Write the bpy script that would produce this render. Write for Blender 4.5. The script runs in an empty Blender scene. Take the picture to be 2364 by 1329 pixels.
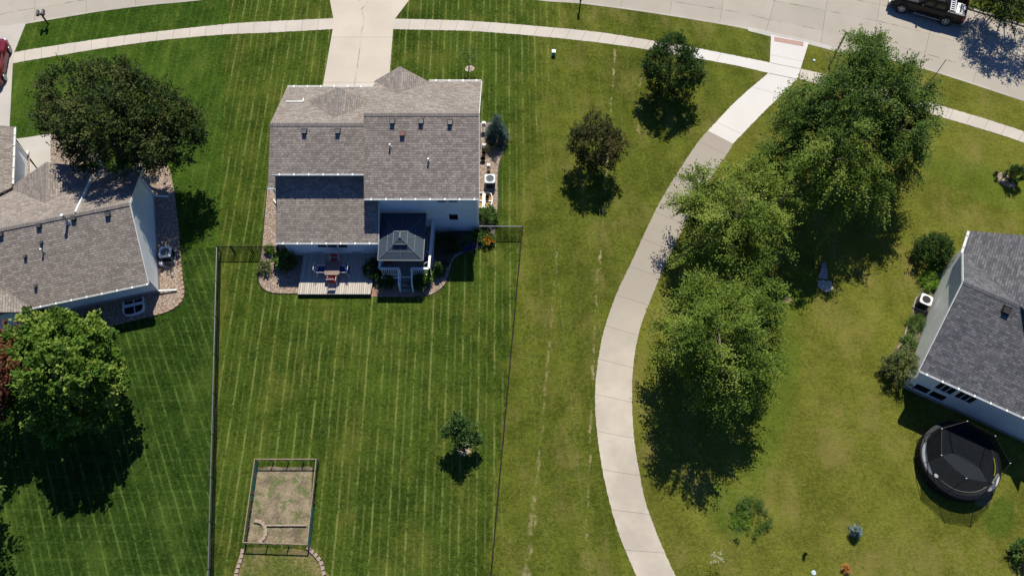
import bpy, math, random
import numpy as np
from mathutils import Vector, Matrix
R = math.radians
random.seed(7)
scene = bpy.context.scene

# ------------------------------------------------------------------ camera, sky, sun, exposure
CAM_H, TILT, FOC = 46.0, R(26.2), 28.0
cd = bpy.data.cameras.new('camera'); cam = bpy.data.objects.new('camera', cd)
scene.collection.objects.link(cam)
cam.location = (0, 0, CAM_H); cam.rotation_euler = (TILT, 0, 0)
cd.lens = FOC; cd.sensor_width = 36; cd.clip_end = 3000
scene.camera = cam

SUN_EL, SUN_AZ = R(55.5), R(8.5)
world = bpy.data.worlds.new('World'); scene.world = world; world.use_nodes = True
wn = world.node_tree; bg = wn.nodes['Background']
sky = wn.nodes.new('ShaderNodeTexSky'); sky.sky_type = 'NISHITA'; sky.sun_disc = False
sky.sun_elevation = SUN_EL; sky.sun_rotation = SUN_AZ
sky.air_density = 1.0; sky.dust_density = 0.3; sky.ozone_density = 5.0
tnt = wn.nodes.new('ShaderNodeMix'); tnt.data_type = 'RGBA'; tnt.blend_type = 'MULTIPLY'; tnt.inputs[0].default_value = 1.0
tnt.inputs[7].default_value = (0.70, 0.95, 1.40, 1)
wn.links.new(sky.outputs[0], tnt.inputs[6]); wn.links.new(tnt.outputs[2], bg.inputs[0]); bg.inputs[1].default_value = 0.05
sd = bpy.data.lights.new('sun', 'SUN'); sun = bpy.data.objects.new('sun', sd)
scene.collection.objects.link(sun)
sd.energy = 4.3; sd.angle = R(0.53); sd.color = (1.0, 0.94, 0.80)
sv = Vector((math.sin(SUN_AZ)*math.cos(SUN_EL), math.cos(SUN_AZ)*math.cos(SUN_EL), math.sin(SUN_EL)))
sun.rotation_euler = sv.to_track_quat('Z', 'Y').to_euler(); sun.location = (10, 40, 60)
scene.view_settings.view_transform = 'Standard'; scene.view_settings.look = 'None'
scene.view_settings.exposure = 0.45; scene.view_settings.gamma = 1.0
scene.cycles.max_bounces = 6; scene.cycles.transparent_max_bounces = 12

# survey of the photograph: a pixel of the 2364x1329 frame and a height give a point of the place
_f = FOC/36*2364; _c, _s = math.cos(TILT), math.sin(TILT)
def P(x, y, h=0.0):
    v = y-664.5; t = (CAM_H-h)/(v*_s+_f*_c)
    return Vector(((x-1182)*t, (-v*_c+_f*_s)*t, h))
def rat(y):
    v = y-664.5; return (-v*_c+_f*_s)/(v*_s+_f*_c)
def hY(y, Y): return CAM_H - Y/rat(y)

# ------------------------------------------------------------------ material helpers
class NT:
    def __init__(s, name):
        s.m = bpy.data.materials.new(name); s.m.use_nodes = True
        s.t = s.m.node_tree; s.b = s.t.nodes['Principled BSDF']; s.out = s.t.nodes['Material Output']
        s.b.inputs['Specular IOR Level'].default_value = 0.3
    def n(s, typ, **k):
        nd = s.t.nodes.new(typ)
        for a, v in k.items(): setattr(nd, a, v)
        return nd
    def put(s, sock, v):
        if isinstance(v, bpy.types.NodeSocket): s.t.links.new(v, sock)
        elif isinstance(v, (tuple, list)) and len(v) == 3 and sock.type == 'RGBA': sock.default_value = (*v, 1)
        else: sock.default_value = v
    def math(s, op, a, b=0.0, c=0.0):
        nd = s.n('ShaderNodeMath', operation=op)
        s.put(nd.inputs[0], a); s.put(nd.inputs[1], b); s.put(nd.inputs[2], c); return nd.outputs[0]
    def mix(s, f, a, b, mode='MIX'):
        nd = s.n('ShaderNodeMix', data_type='RGBA', blend_type=mode)
        s.put(nd.inputs[0], f); s.put(nd.inputs[6], a); s.put(nd.inputs[7], b); return nd.outputs[2]
    def noise(s, vec, scale, detail=3, rough=0.55, dist=0.0):
        nd = s.n('ShaderNodeTexNoise'); s.put(nd.inputs['Vector'], vec)
        nd.inputs['Scale'].default_value = scale; nd.inputs['Detail'].default_value = detail
        nd.inputs['Roughness'].default_value = rough; nd.inputs['Distortion'].default_value = dist
        return nd.outputs[0]
    def sm(s, v, a, b, lo=0.0, hi=1.0):
        nd = s.n('ShaderNodeMapRange', interpolation_type='SMOOTHSTEP')
        s.put(nd.inputs[0], v)
        for i, q in enumerate((a, b, lo, hi)): s.put(nd.inputs[1+i], q)
        return nd.outputs[0]
    def obj(s): return s.n('ShaderNodeTexCoord').outputs['Object']
    def pos(s): return s.n('ShaderNodeNewGeometry').outputs['Position']
    def uv(s): return s.n('ShaderNodeUVMap', uv_map='uv').outputs[0]
    def sep(s, v):
        nd = s.n('ShaderNodeSeparateXYZ'); s.put(nd.inputs[0], v); return nd.outputs
    def comb(s, x, y, z=0.0):
        nd = s.n('ShaderNodeCombineXYZ'); s.put(nd.inputs[0], x); s.put(nd.inputs[1], y); s.put(nd.inputs[2], z); return nd.outputs[0]
    def scl(s, v, k):
        nd = s.n('ShaderNodeVectorMath', operation='MULTIPLY'); s.put(nd.inputs[0], v); nd.inputs[1].default_value = k; return nd.outputs[0]
    def bump(s, h, strength=0.4, dist=0.02):
        nd = s.n('ShaderNodeBump'); nd.inputs['Strength'].default_value = strength; nd.inputs['Distance'].default_value = dist
        s.put(nd.inputs['Height'], h); s.t.links.new(nd.outputs[0], s.b.inputs['Normal'])
    def col(s, c, rough=0.8):
        s.put(s.b.inputs['Base Color'], c); s.put(s.b.inputs['Roughness'], rough); return s

MC = {}
def plain(name, c, rough=0.6, metal=0.0, spec=0.3, vary=0.12, scale=6):
    """a painted / moulded surface with light wear"""
    if name in MC: return MC[name]
    k = NT(name); p = k.obj()
    f = k.sm(k.noise(p, scale, 4), 0.3, 0.7)
    lo = tuple(v*(1-vary) for v in c); hi = tuple(min(1, v*(1+vary*0.6)) for v in c)
    k.col(k.mix(f, lo, hi), rough); k.b.inputs['Metallic'].default_value = metal
    k.b.inputs['Specular IOR Level'].default_value = spec
    MC[name] = k.m; return k.m

def grass(name, dark, light, dry, dryness=0.35, ang=0.0, period=1.0, line=0.5, linecol=(0.20, 0.24, 0.06), cross=0.0, seams=(), swath=None, off=0.0, blend=None):
    k = NT(name); p = k.pos(); X, Y, Z = k.sep(p)[:3]
    big = k.noise(p, 0.16, 3, 0.6); mid = k.noise(p, 0.9, 4, 0.6); fine = k.noise(p, 4.5, 4, 0.75); vf = k.noise(p, 13.0, 3, 0.75)
    f = k.math('ADD', k.math('MULTIPLY', big, 0.8), k.math('MULTIPLY', mid, 0.7))
    f = k.math('ADD', f, k.math('MULTIPLY', fine, 1.2)); f = k.math('ADD', f, k.math('MULTIPLY', vf, 1.3))
    if blend:                                             # the neighbouring lawn creeps in along a border line
        (x0, y0, x1, y1, dk2, lt2) = blend
        bx_ = k.math('ADD', k.math('MULTIPLY', Y, (x1-x0)/(y1-y0)), x0-(x1-x0)/(y1-y0)*y0)
        dd = k.math('ADD', k.math('SUBTRACT', X, bx_), k.math('MULTIPLY', k.math('SUBTRACT', mid, 0.5), 1.6))
        ms = k.sm(k.math('DIVIDE', dd, k.sm(Y, 23.0, 29.0, 0.9, 3.2)), -1.0, 0.0)
        sepd = k.sm(f, 1.62, 2.36)
        c = k.mix(ms, k.mix(sepd, dark, light), k.mix(sepd, dk2, lt2))
    else: c = k.mix(k.sm(f, 1.62, 2.36), dark, light)
    # dry patches
    d = k.math('ADD', k.noise(k.scl(p, (1.0, 0.6, 1)), 0.45, 5, 0.65), k.math('MULTIPLY', k.noise(p, 5.0, 3, 0.7), 0.35))
    c = k.mix(k.math('MULTIPLY', k.sm(d, 0.66, 0.86), dryness), c, dry)
    # mowing passes
    ca, sa = math.cos(ang), math.sin(ang)
    w = k.math('ADD', k.math('MULTIPLY', X, ca), k.math('MULTIPLY', Y, sa))
    l = k.math('SUBTRACT', k.math('MULTIPLY', Y, ca), k.math('MULTIPLY', X, sa))
    wob = k.math('MULTIPLY', k.math('SUBTRACT', k.noise(k.comb(k.math('MULTIPLY', w, 0.25), k.math('MULTIPLY', l, 0.35)), 1.0, 3), 0.5), 0.12)
    wob = k.math('ADD', wob, k.math('MULTIPLY', k.math('SUBTRACT', k.noise(p, 2.6, 3, 0.7), 0.5), 0.09))
    wp = k.math('DIVIDE', k.math('ADD', k.math('ADD', w, wob), off), period)
    tri = k.math('PINGPONG', wp, 0.5)                      # 0 at pass edge .. 0.5
    stretch = k.comb(k.math('MULTIPLY', w, 1.3), k.math('MULTIPLY', l, 0.45))
    br = k.sm(k.math('ADD', k.noise(stretch, 1.0, 4, 0.7), k.math('MULTIPLY', k.math('SUBTRACT', fine, 0.5), 0.5)), 0.36, 0.62)
    hw = 0.060/period
    m = k.math('MULTIPLY', k.math('MULTIPLY', k.sm(tri, hw*0.2, hw*1.5, 1, 0), br), k.sm(vf, 0.3, 0.6, 0.45, 1.0))
    # every other pass edge is stronger
    par = k.sm(k.math('PINGPONG', wp, 1.0), 0.25, 0.75, 1.0, 0.62)
    m = k.math('MULTIPLY', k.math('MULTIPLY', m, par), line)
    c = k.mix(m, c, linecol)
    band = k.math('MULTIPLY', k.sm(k.math('PINGPONG', wp, 1.0), 0.4, 0.6), 0.16*min(1, line*2+0.2))
    c = k.mix(band, c, tuple(v*0.55 for v in dark))
    if cross:
        q = k.math('PINGPONG', k.math('DIVIDE', k.math('ADD', k.math('ADD', l, k.math('MULTIPLY', w, 0.47)), wob), 1.0), 0.5)
        c = k.mix(k.math('MULTIPLY', k.math('MULTIPLY', k.sm(q, 0.03, 0.09, 1, 0), br), cross), c, linecol)
    for (x0, y0, x1, y1, wid, st, dc) in seams:            # scars of dead grass with a line of their own
        sl = (x1-x0)/(y1-y0)
        base = k.math('ADD', k.math('MULTIPLY', Y, sl), x0-sl*y0)
        n2 = k.math('MULTIPLY', k.math('SUBTRACT', k.noise(p, 1.6, 4, 0.7), 0.5), 0.5)
        dd = k.math('ABSOLUTE', k.math('ADD', k.math('SUBTRACT', X, base), n2))
        mm = k.math('MULTIPLY', k.sm(dd, wid*0.3, wid, 1, 0), k.sm(k.noise(p, 1.1, 4, 0.7), 0.46, 0.62))
        mm = k.math('MULTIPLY', k.math('MULTIPLY', mm, k.sm(Y, y0-0.3, y0+0.6)), k.sm(Y, y1-0.3, y1+0.3, 1, 0))
        c = k.mix(k.math('MULTIPLY', mm, st), c, dc)
    if swath:
        (x0, y0, r0, cc) = swath[0]
        for (x0, y0, rx, ry, a, cc, st) in swath[1]:
            dx = k.math('SUBTRACT', X, x0); dy = k.math('SUBTRACT', Y, y0)
            u = k.math('DIVIDE', k.math('ADD', k.math('MULTIPLY', dx, math.cos(a)), k.math('MULTIPLY', dy, math.sin(a))), rx)
            v = k.math('DIVIDE', k.math('SUBTRACT', k.math('MULTIPLY', dy, math.cos(a)), k.math('MULTIPLY', dx, math.sin(a))), ry)
            rr = k.math('SQRT', k.math('ADD', k.math('MULTIPLY', u, u), k.math('MULTIPLY', v, v)))
            rr = k.math('ADD', rr, k.math('MULTIPLY', k.math('SUBTRACT', k.noise(p, 0.8, 4, 0.7), 0.5), 0.9))
            ms = k.math('MULTIPLY', k.sm(rr, 0.5, 1.1, 1, 0), st)
            c = k.mix(ms, c, k.mix(k.sm(f, 1.62, 2.36), tuple(v*0.6 for v in cc), cc))
    k.col(c, 1.0); k.b.inputs['Specular IOR Level'].default_value = 0.0
    k.bump(k.math('ADD', fine, vf), 0.9, 0.10)
    return k.m

def concrete(name, base, joint=0.0, jv=(), stain=0.25, warm=(1.0, 0.93, 0.84), panel=0.08, off=0.0, worn=None):
    """uv: u along, v across, metres"""
    k = NT(name); p = k.pos(); U, V, _ = k.sep(k.uv())[:3]
    g = k.noise(p, 0.35, 5, 0.6); s2 = k.noise(p, 2.2, 5, 0.7); fn = k.noise(p, 30, 2, 0.7)
    b = tuple(base*w for w in warm)
    c = k.mix(k.sm(g, 0.3, 0.7), tuple(v*(1-stain) for v in b), b)
    c = k.mix(k.math('MULTIPLY', k.sm(s2, 0.5, 0.75), stain*0.8), c, tuple(v*0.72 for v in b))
    c = k.mix(k.math('MULTIPLY', k.sm(fn, 0.35, 0.65), 0.12), c, tuple(v*0.7 for v in b))
    if worn: c = k.mix(k.math('MULTIPLY', k.math('MULTIPLY', k.sm(k.sep(p)[1], worn[0], worn[1]), worn[2]), k.sm(g, 0.25, 0.6, 0.55, 1.0)), c, tuple(v*0.5 for v in b))
    if joint:
        uu = k.math('DIVIDE', k.math('ADD', U, off), joint)
        cell = k.math('FLOOR', uu)
        vv = cell
        for j in jv: vv = k.math('ADD', vv, k.math('MULTIPLY', k.math('GREATER_THAN', V, j), 7.31))
        wn_ = k.n('ShaderNodeTexWhiteNoise', noise_dimensions='1D'); k.put(wn_.inputs['W'], vv)
        c = k.mix(k.math('MULTIPLY', wn_.outputs[0], panel), c, tuple(v*0.55 for v in b))
        d = k.math('MULTIPLY', k.math('PINGPONG', uu, 0.5), joint)
        jit = k.math('MULTIPLY', k.noise(p, 6, 3), 0.012)
        c = k.mix(k.sm(k.math('ADD', d, jit), 0.012, 0.032, 0.62, 0), c, tuple(v*0.22 for v in b))
        for j in jv:
            e = k.math('ABSOLUTE', k.math('SUBTRACT', V, j))
            jn = k.math('MULTIPLY', k.sm(k.noise(p, 1.2, 3), 0.35, 0.7), 0.9)
            c = k.mix(k.math('MULTIPLY', k.sm(e, 0.015, 0.05, 1, 0), jn), c, tuple(v*0.2 for v in b))
    k.col(c, 0.9); k.bump(k.math('ADD', fn, s2), 0.25, 0.02)
    return k.m

def shingle(name, c1, c2, c3, mort):
    k = NT(name); uv = k.uv(); U, V, _ = k.sep(uv)[:3]
    br = k.n('ShaderNodeTexBrick'); k.put(br.inputs['Vector'], uv)
    br.offset = 0.37; br.squash = 0.8; br.squash_frequency = 3
    for nme, v in (('Scale', 1.0), ('Brick Width', 0.30), ('Row Height', 0.142), ('Mortar Size', 0.010), ('Mortar Smooth', 0.3), ('Bias', 0.0)):
        br.inputs[nme].default_value = v
    k.put(br.inputs['Color1'], c1); k.put(br.inputs['Color2'], c2); k.put(br.inputs['Mortar'], mort)
    # second tab pattern drops single tabs into a third tone
    b2 = k.n('ShaderNodeTexBrick'); k.put(b2.inputs['Vector'], uv); b2.offset = 0.61; b2.squash = 1.0
    for nme, v in (('Scale', 1.0), ('Brick Width', 0.47), ('Row Height', 0.142), ('Mortar Size', 0.0), ('Bias', -0.2)):
        b2.inputs[nme].default_value = v
    k.put(b2.inputs['Color1'], (0, 0, 0)); k.put(b2.inputs['Color2'], (1, 1, 1))
    c = k.mix(k.math('MULTIPLY', k.sep(b2.outputs[0])[0], 0.30), br.outputs[0], c3)
    # butt shadow line of each course
    fr = k.math('FRACT', k.math('DIVIDE', V, 0.142))
    g = k.noise(k.obj(), 0.5, 4); c = k.mix(k.sm(g, 0.35, 0.7, 0, 0.22), c, tuple(v*0.6 for v in c1))
    gr = k.noise(k.obj(), 45, 2, 0.8); c = k.mix(k.sm(gr, 0.35, 0.7, 0, 0.25), c, tuple(min(1, v*1.7) for v in c2))
    k.col(c, 0.95); k.b.inputs['Specular IOR Level'].default_value = 0.15
    k.bump(k.math('ADD', k.math('MULTIPLY', fr, -1.0), k.math('MULTIPLY', br.outputs['Fac'], -0.8)), 0.7, 0.012)
    return k.m

def siding(name, c, lap=0.115):
    k = NT(name); p = k.obj(); Z = k.sep(p)[2]
    fr = k.math('FRACT', k.math('DIVIDE', Z, lap))
    n = k.noise(p, 1.2, 4); cc = k.mix(k.sm(n, 0.3, 0.7), tuple(v*0.9 for v in c), c)
    cc = k.mix(k.sm(fr, 0.86, 0.97, 0, 0.5), cc, tuple(v*0.45 for v in c))
    k.col(cc, 0.55); k.bump(fr, 0.6, 0.012); return k.m

def gravel(name, cols, scale=17):
    k = NT(name); p = k.pos()
    v = k.n('ShaderNodeTexVoronoi'); k.put(v.inputs['Vector'], p); v.inputs['Scale'].default_value = scale
    r = k.n('ShaderNodeValToRGB'); el = r.color_ramp.elements
    el[0].position = 0.0; el[0].color = (*cols[0], 1); el[1].position = 1.0; el[1].color = (*cols[-1], 1)
    for i, cc in enumerate(cols[1:-1]):
        e = el.new((i+1)/(len(cols)-1)); e.color = (*cc, 1)
    r.color_ramp.interpolation = 'CONSTANT'
    x = k.sep(v.outputs['Color'])[0]; k.put(r.inputs[0], x)
    edge = k.sm(v.outputs['Distance'], 0.35, 0.75)
    c = k.mix(k.math('MULTIPLY', edge, 0.7), r.outputs[0], tuple(q*0.3 for q in cols[0]))
    c = k.mix(k.sm(k.noise(p, 1.0, 4), 0.4, 0.7, 0, 0.25), c, cols[0])
    k.col(c, 0.85); k.bump(k.math('MULTIPLY', v.outputs['Distance'], -1.0), 1.0, 0.03); return k.m

def soil(name, a, b, c3, w=0.4):
    k = NT(name); p = k.pos()
    f = k.math('ADD', k.noise(p, 1.3, 4, 0.7), k.math('MULTIPLY', k.noise(p, 14, 4, 0.8), 0.9))
    c = k.mix(k.sm(f, 0.75, 1.15), a, b)
    c = k.mix(k.sm(k.noise(p, 1.5, 5, 0.75), 0.50, 0.62, 0, w), c, c3)
    k.col(c, 0.95); k.bump(f, 1.0, 0.05); return k.m

def planks(name, a, b, width=0.14, axis=0, gap=0.012):
    k = NT(name); p = k.obj(); s_ = k.sep(p); X = s_[axis]
    q = k.math('DIVIDE', X, width); cell = k.math('FLOOR', q)
    wn_ = k.n('ShaderNodeTexWhiteNoise', noise_dimensions='1D'); k.put(wn_.inputs['W'], cell)
    st = k.scl(p, (22, 1.2, 8) if axis == 0 else (1.2, 22, 8))
    c = k.mix(wn_.outputs[0], a, b); c = k.mix(k.sm(k.noise(st, 1.0, 4), 0.45, 0.75, 0, 0.5), c, tuple(v*0.62 for v in a))
    d = k.math('MULTIPLY', k.math('PINGPONG', q, 0.5), width)
    c = k.mix(k.sm(d, gap*0.5, gap*1.3, 0.9, 0), c, tuple(v*0.12 for v in a))
    k.col(c, 0.85); k.bump(k.sm(d, 0, gap), 0.6, 0.02); return k.m

def bricks(name, a, b, m):
    k = NT(name); br = k.n('ShaderNodeTexBrick'); k.put(br.inputs['Vector'], k.pos())
    for nme, v in (('Scale', 1.0), ('Brick Width', 0.30), ('Row Height', 0.2), ('Mortar Size', 0.008)): br.inputs[nme].default_value = v
    k.put(br.inputs['Color1'], a); k.put(br.inputs['Color2'], b); k.put(br.inputs['Mortar'], m)
    k.col(k.mix(k.sm(k.noise(k.pos(), 9, 4), 0.4, 0.7, 0, 0.4), br.outputs[0], tuple(v*0.55 for v in a)), 0.9); return k.m

def leafmat(name, cols, trans=0.35, rough=0.55):
    """cols: list of colours picked per leaf, and larger tufts that lean one way or the other"""
    k = NT(name)
    rnd = k.n('ShaderNodeAttribute', attribute_name='tint').outputs['Fac']
    r = k.n('ShaderNodeValToRGB'); el = r.color_ramp.elements
    el[0].position = 0; el[0].color = (*cols[0], 1); el[1].position = 1; el[1].color = (*cols[-1], 1)
    for i, cc in enumerate(cols[1:-1]):
        e = el.new((i+1)/(len(cols)-1)); e.color = (*cc, 1)
    k.put(r.inputs[0], rnd); c = r.outputs[0]
    k.col(c, rough); k.b.inputs['Specular IOR Level'].default_value = 0.10
    tr = k.n('ShaderNodeBsdfTranslucent'); k.put(tr.inputs[0], k.mix(1.0, c, (1.0, 1.0, 0.55), 'MULTIPLY'))
    mx = k.n('ShaderNodeMixShader'); mx.inputs[0].default_value = trans
    k.t.links.new(k.b.outputs[0], mx.inputs[1]); k.t.links.new(tr.outputs[0], mx.inputs[2]); k.t.links.new(mx.outputs[0], k.out.inputs[0])
    return k.m

def netting(name, c, dens):
    k = NT(name); k.col(c, 0.8); t = k.n('ShaderNodeBsdfTransparent'); mx = k.n('ShaderNodeMixShader')
    n = k.sm(k.noise(k.obj(), 3, 3), 0.3, 0.7, dens-0.06, dens+0.06)
    k.put(mx.inputs[0], n)
    k.t.links.new(t.outputs[0], mx.inputs[1]); k.t.links.new(k.b.outputs[0], mx.inputs[2]); k.t.links.new(mx.outputs[0], k.out.inputs[0])
    return k.m

# ------------------------------------------------------------------ mesh helpers
class MB:
    def __init__(s): s.v = []; s.f = []; s.uv = {}; s.sm = False
    def add(s, vs, fs, uvs=None):
        o = len(s.v); s.v += [tuple(q) for q in vs]
        for i, f in enumerate(fs):
            if uvs: s.uv[len(s.f)] = uvs[i]
            s.f.append(tuple(o+j for j in f))
        return s
    def box(s, c, d, rz=0.0, M=None):
        x, y, z = d[0]/2, d[1]/2, d[2]/2
        vs = [Vector((sx*x, sy*y, sz*z)) for sz in (-1, 1) for sy in (-1, 1) for sx in (-1, 1)]
        m = M or Matrix.Rotation(rz, 3, 'Z')
        return s.add([m @ q + Vector(c) for q in vs], [(0, 2, 3, 1), (4, 5, 7, 6), (0, 1, 5, 4), (2, 6, 7, 3), (0, 4, 6, 2), (1, 3, 7, 5)])
    def bar(s, p, q, w, h=None, up=(0, 0, 1)):
        p, q = Vector(p), Vector(q); h = h or w; d = (q-p); L = d.length
        if L < 1e-6: return s
        d.normalize(); u = Vector(up)
        if abs(d.dot(u)) > 0.98: u = Vector((0, 1, 0))
        a = d.cross(u).normalized(); b = a.cross(d).normalized()
        vs = [p+a*sx*w/2+b*sz*h/2 for sx, sz in ((-1, -1), (1, -1), (1, 1), (-1, 1))]+[q+a*sx*w/2+b*sz*h/2 for sx, sz in ((-1, -1), (1, -1), (1, 1), (-1, 1))]
        return s.add(vs, [(0, 1, 2, 3), (7, 6, 5, 4), (0, 4, 5, 1), (1, 5, 6, 2), (2, 6, 7, 3), (3, 7, 4, 0)])
    def tube(s, p, q, r, r2=None, n=8, cap=True):
        p, q = Vector(p), Vector(q); r2 = r if r2 is None else r2; d = (q-p).normalized()
        u = Vector((0, 0, 1)) if abs(d.z) < 0.95 else Vector((1, 0, 0))
        a = d.cross(u).normalized(); b = a.cross(d)
        vs = [p+(a*math.cos(2*math.pi*i/n)+b*math.sin(2*math.pi*i/n))*r for i in range(n)]
        vs += [q+(a*math.cos(2*math.pi*i/n)+b*math.sin(2*math.pi*i/n))*r2 for i in range(n)]
        fs = [(i, (i+1) % n, n+(i+1) % n, n+i) for i in range(n)]
        if cap: fs += [tuple(range(n))[::-1], tuple(range(n, 2*n))]
        return s.add(vs, fs)
    def path(s, pts, r, n=6):
        for a, b in zip(pts, pts[1:]): s.tube(a, b, r, r, n)
        return s
    def prism(s, poly, z0, z1):
        n = len(poly)
        zt = z1 if isinstance(z1, (list, tuple)) else [z1]*n
        vs = [(p[0], p[1], z0) for p in poly]+[(p[0], p[1], zt[i]) for i, p in enumerate(poly)]
        ar = sum(poly[i][0]*poly[(i+1) % n][1]-poly[(i+1) % n][0]*poly[i][1] for i in range(n))
        top = tuple(range(n, 2*n)); bot = tuple(range(n))[::-1]; sd_ = [(i, (i+1) % n, n+(i+1) % n, n+i) for i in range(n)]
        if ar < 0: top, bot, sd_ = top[::-1], bot[::-1], [f[::-1] for f in sd_]
        return s.add(vs, [top, bot]+sd_)
    def slab(s, poly, zf, th=0.13, ax=(1, 0)):
        """roof plane over a plan polygon; uv in metres along the eave and up the slope"""
        n = len(poly); ar = sum(poly[i][0]*poly[(i+1) % n][1]-poly[(i+1) % n][0]*poly[i][1] for i in range(n))
        if ar < 0: poly = poly[::-1]
        top = [Vector((p[0], p[1], zf(p[0], p[1]))) for p in poly]; bot = [q-Vector((0, 0, th)) for q in top]
        up = Vector((-ax[1], ax[0])); z0 = zf(0, 0); g = zf(up[0], up[1])-z0; k = math.sqrt(1+g*g)
        uv = [(p[0]*ax[0]+p[1]*ax[1], (p[0]*up[0]+p[1]*up[1])*k*(1 if g > 0 else -1)) for p in poly]
        s.add(top+bot, [tuple(range(n))], [uv])
        o = len(s.v)-2*n
        s.f.append(tuple(o+n+i for i in range(n))[::-1])
        for i in range(n): s.f.append((o+i, o+n+i, o+n+(i+1) % n, o+(i+1) % n))
        return s
    def build(s, name, mat, parent=None, sh=(0, 0, 0), smooth=False):
        me = bpy.data.meshes.new(name)
        v = [(a+sh[0], b+sh[1], c+sh[2]) for a, b, c in s.v]
        me.from_pydata(v, [], s.f)
        if s.uv:
            l = me.uv_layers.new(name='uv')
            for fi, uvs in s.uv.items():
                for li, q in zip(me.polygons[fi].loop_indices, uvs): l.data[li].uv = q
        me.materials.append(mat)
        if smooth: me.polygons.foreach_set('use_smooth', [True]*len(me.polygons))
        me.update()
        o = bpy.data.objects.new(name, me); scene.collection.objects.link(o)
        if parent: o.parent = parent
        return o

def thing(name, label, cat, loc=(0, 0, 0), rz=0.0, group=None):
    o = bpy.data.objects.new(name, None); scene.collection.objects.link(o)
    o.empty_display_size = 0.3; o.location = loc; o.rotation_euler = (0, 0, rz)
    o['label'] = label; o['category'] = cat
    if group: o['group'] = group
    return o
def tag(o, label, cat, group=None):
    o['label'] = label; o['category'] = cat
    if group: o['group'] = group
    return o
def struct(o, kind='structure'): o['kind'] = kind; return o
def copy_tree(o, label, loc, rz=None, group=None):
    c = o.copy(); scene.collection.objects.link(c); c.location = loc
    if rz is not None: c.rotation_euler = (0, 0, rz)
    c['label'] = label
    if group: c['group'] = group
    for ch in [q for q in bpy.data.objects if q.parent == o]:
        d = ch.copy(); scene.collection.objects.link(d); d.parent = c
        for g in [q for q in bpy.data.objects if q.parent == ch]:
            e = g.copy(); scene.collection.objects.link(e); e.parent = d
    return c

def smooth_line(pts, n):
    pts = [Vector((p[0], p[1])) for p in pts]
    out = []
    ext = [pts[0]*2-pts[1]]+pts+[pts[-1]*2-pts[-2]]
    for i in range(1, len(ext)-2):
        p0, p1, p2, p3 = ext[i-1:i+3]
        for k in range(12):
            t = k/12
            out.append(0.5*((2*p1)+(p2-p0)*t+(2*p0-5*p1+4*p2-p3)*t*t+(3*p1-p0-3*p2+p3)*t**3))
    out.append(pts[-1])
    d = [0]
    for a, b in zip(out, out[1:]): d.append(d[-1]+(b-a).length)
    res = []; j = 0
    for i in range(n):
        t = d[-1]*i/(n-1)
        while j < len(d)-2 and d[j+1] < t: j += 1
        f = (t-d[j])/max(1e-9, d[j+1]-d[j]); res.append(out[j].lerp(out[j+1], min(1, f)))
    return res
def strip(A, B, z, n, jag=0.0, skirt=0.0, uoff=0.0, smooth=True):
    """ribbon between two edge lines, uv in metres; the edges fray where grass creeps over"""
    if smooth: a, b = smooth_line(A, n), smooth_line(B, n)
    else: a, b = [Vector(p[:2]) for p in A], [Vector(p[:2]) for p in B]
    m = MB(); L = uoff; n = len(a)
    for i in range(n):
        if i: L += ((a[i]+b[i])/2-(a[i-1]+b[i-1])/2).length
        w = (b[i]-a[i]); wl = w.length; w.normalize()
        ja, jb = random.uniform(-jag, jag), random.uniform(-jag, jag)
        pa, pb = a[i]+w*ja, b[i]+w*jb
        m.v += [(pa.x, pa.y, z), (pb.x, pb.y, z), (pa.x, pa.y, z-skirt), (pb.x, pb.y, z-skirt)]
        if i:
            o = 4*i; p = o-4
            m.uv[len(m.f)] = [(Lp, 0), (L, 0), (L, wl), (Lp, wl)]
            m.f.append((p, o, o+1, p+1))
            if skirt: m.f += [(p, p+2, o+2, o), (p+1, o+1, o+3, p+3)]
        Lp = L
    # winding: make the top face upward
    f = m.f[0]; q = [Vector(m.v[i]) for i in f]
    if (q[1]-q[0]).cross(q[2]-q[0]).z < 0:
        m.f = [t[::-1] for t in m.f]; m.uv = {k: v[::-1] for k, v in m.uv.items()}
    return m
def PP(*pts, h=0.0): return [P(x, y, h) for x, y in pts]
def patch(pts, z, skirt=0.0, jag=0.0, smooth=0):
    """ground sheet from an outline"""
    if smooth:
        l = smooth_line(list(pts)+[pts[0]], smooth)[:-1]
    else: l = [Vector(p[:2]) for p in pts]
    l = [Vector((p.x+random.uniform(-jag, jag), p.y+random.uniform(-jag, jag))) for p in l]
    m = MB(); n = len(l)
    ar = sum(l[i].x*l[(i+1) % n].y-l[(i+1) % n].x*l[i].y for i in range(n))
    if ar < 0: l = l[::-1]
    m.v = [(p.x, p.y, z) for p in l]; m.f = [tuple(range(n))]
    if skirt:
        m.v += [(p.x, p.y, z-skirt) for p in l]
        m.f += [(i, n+i, n+(i+1) % n, (i+1) % n) for i in range(n)]
    return m

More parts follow.
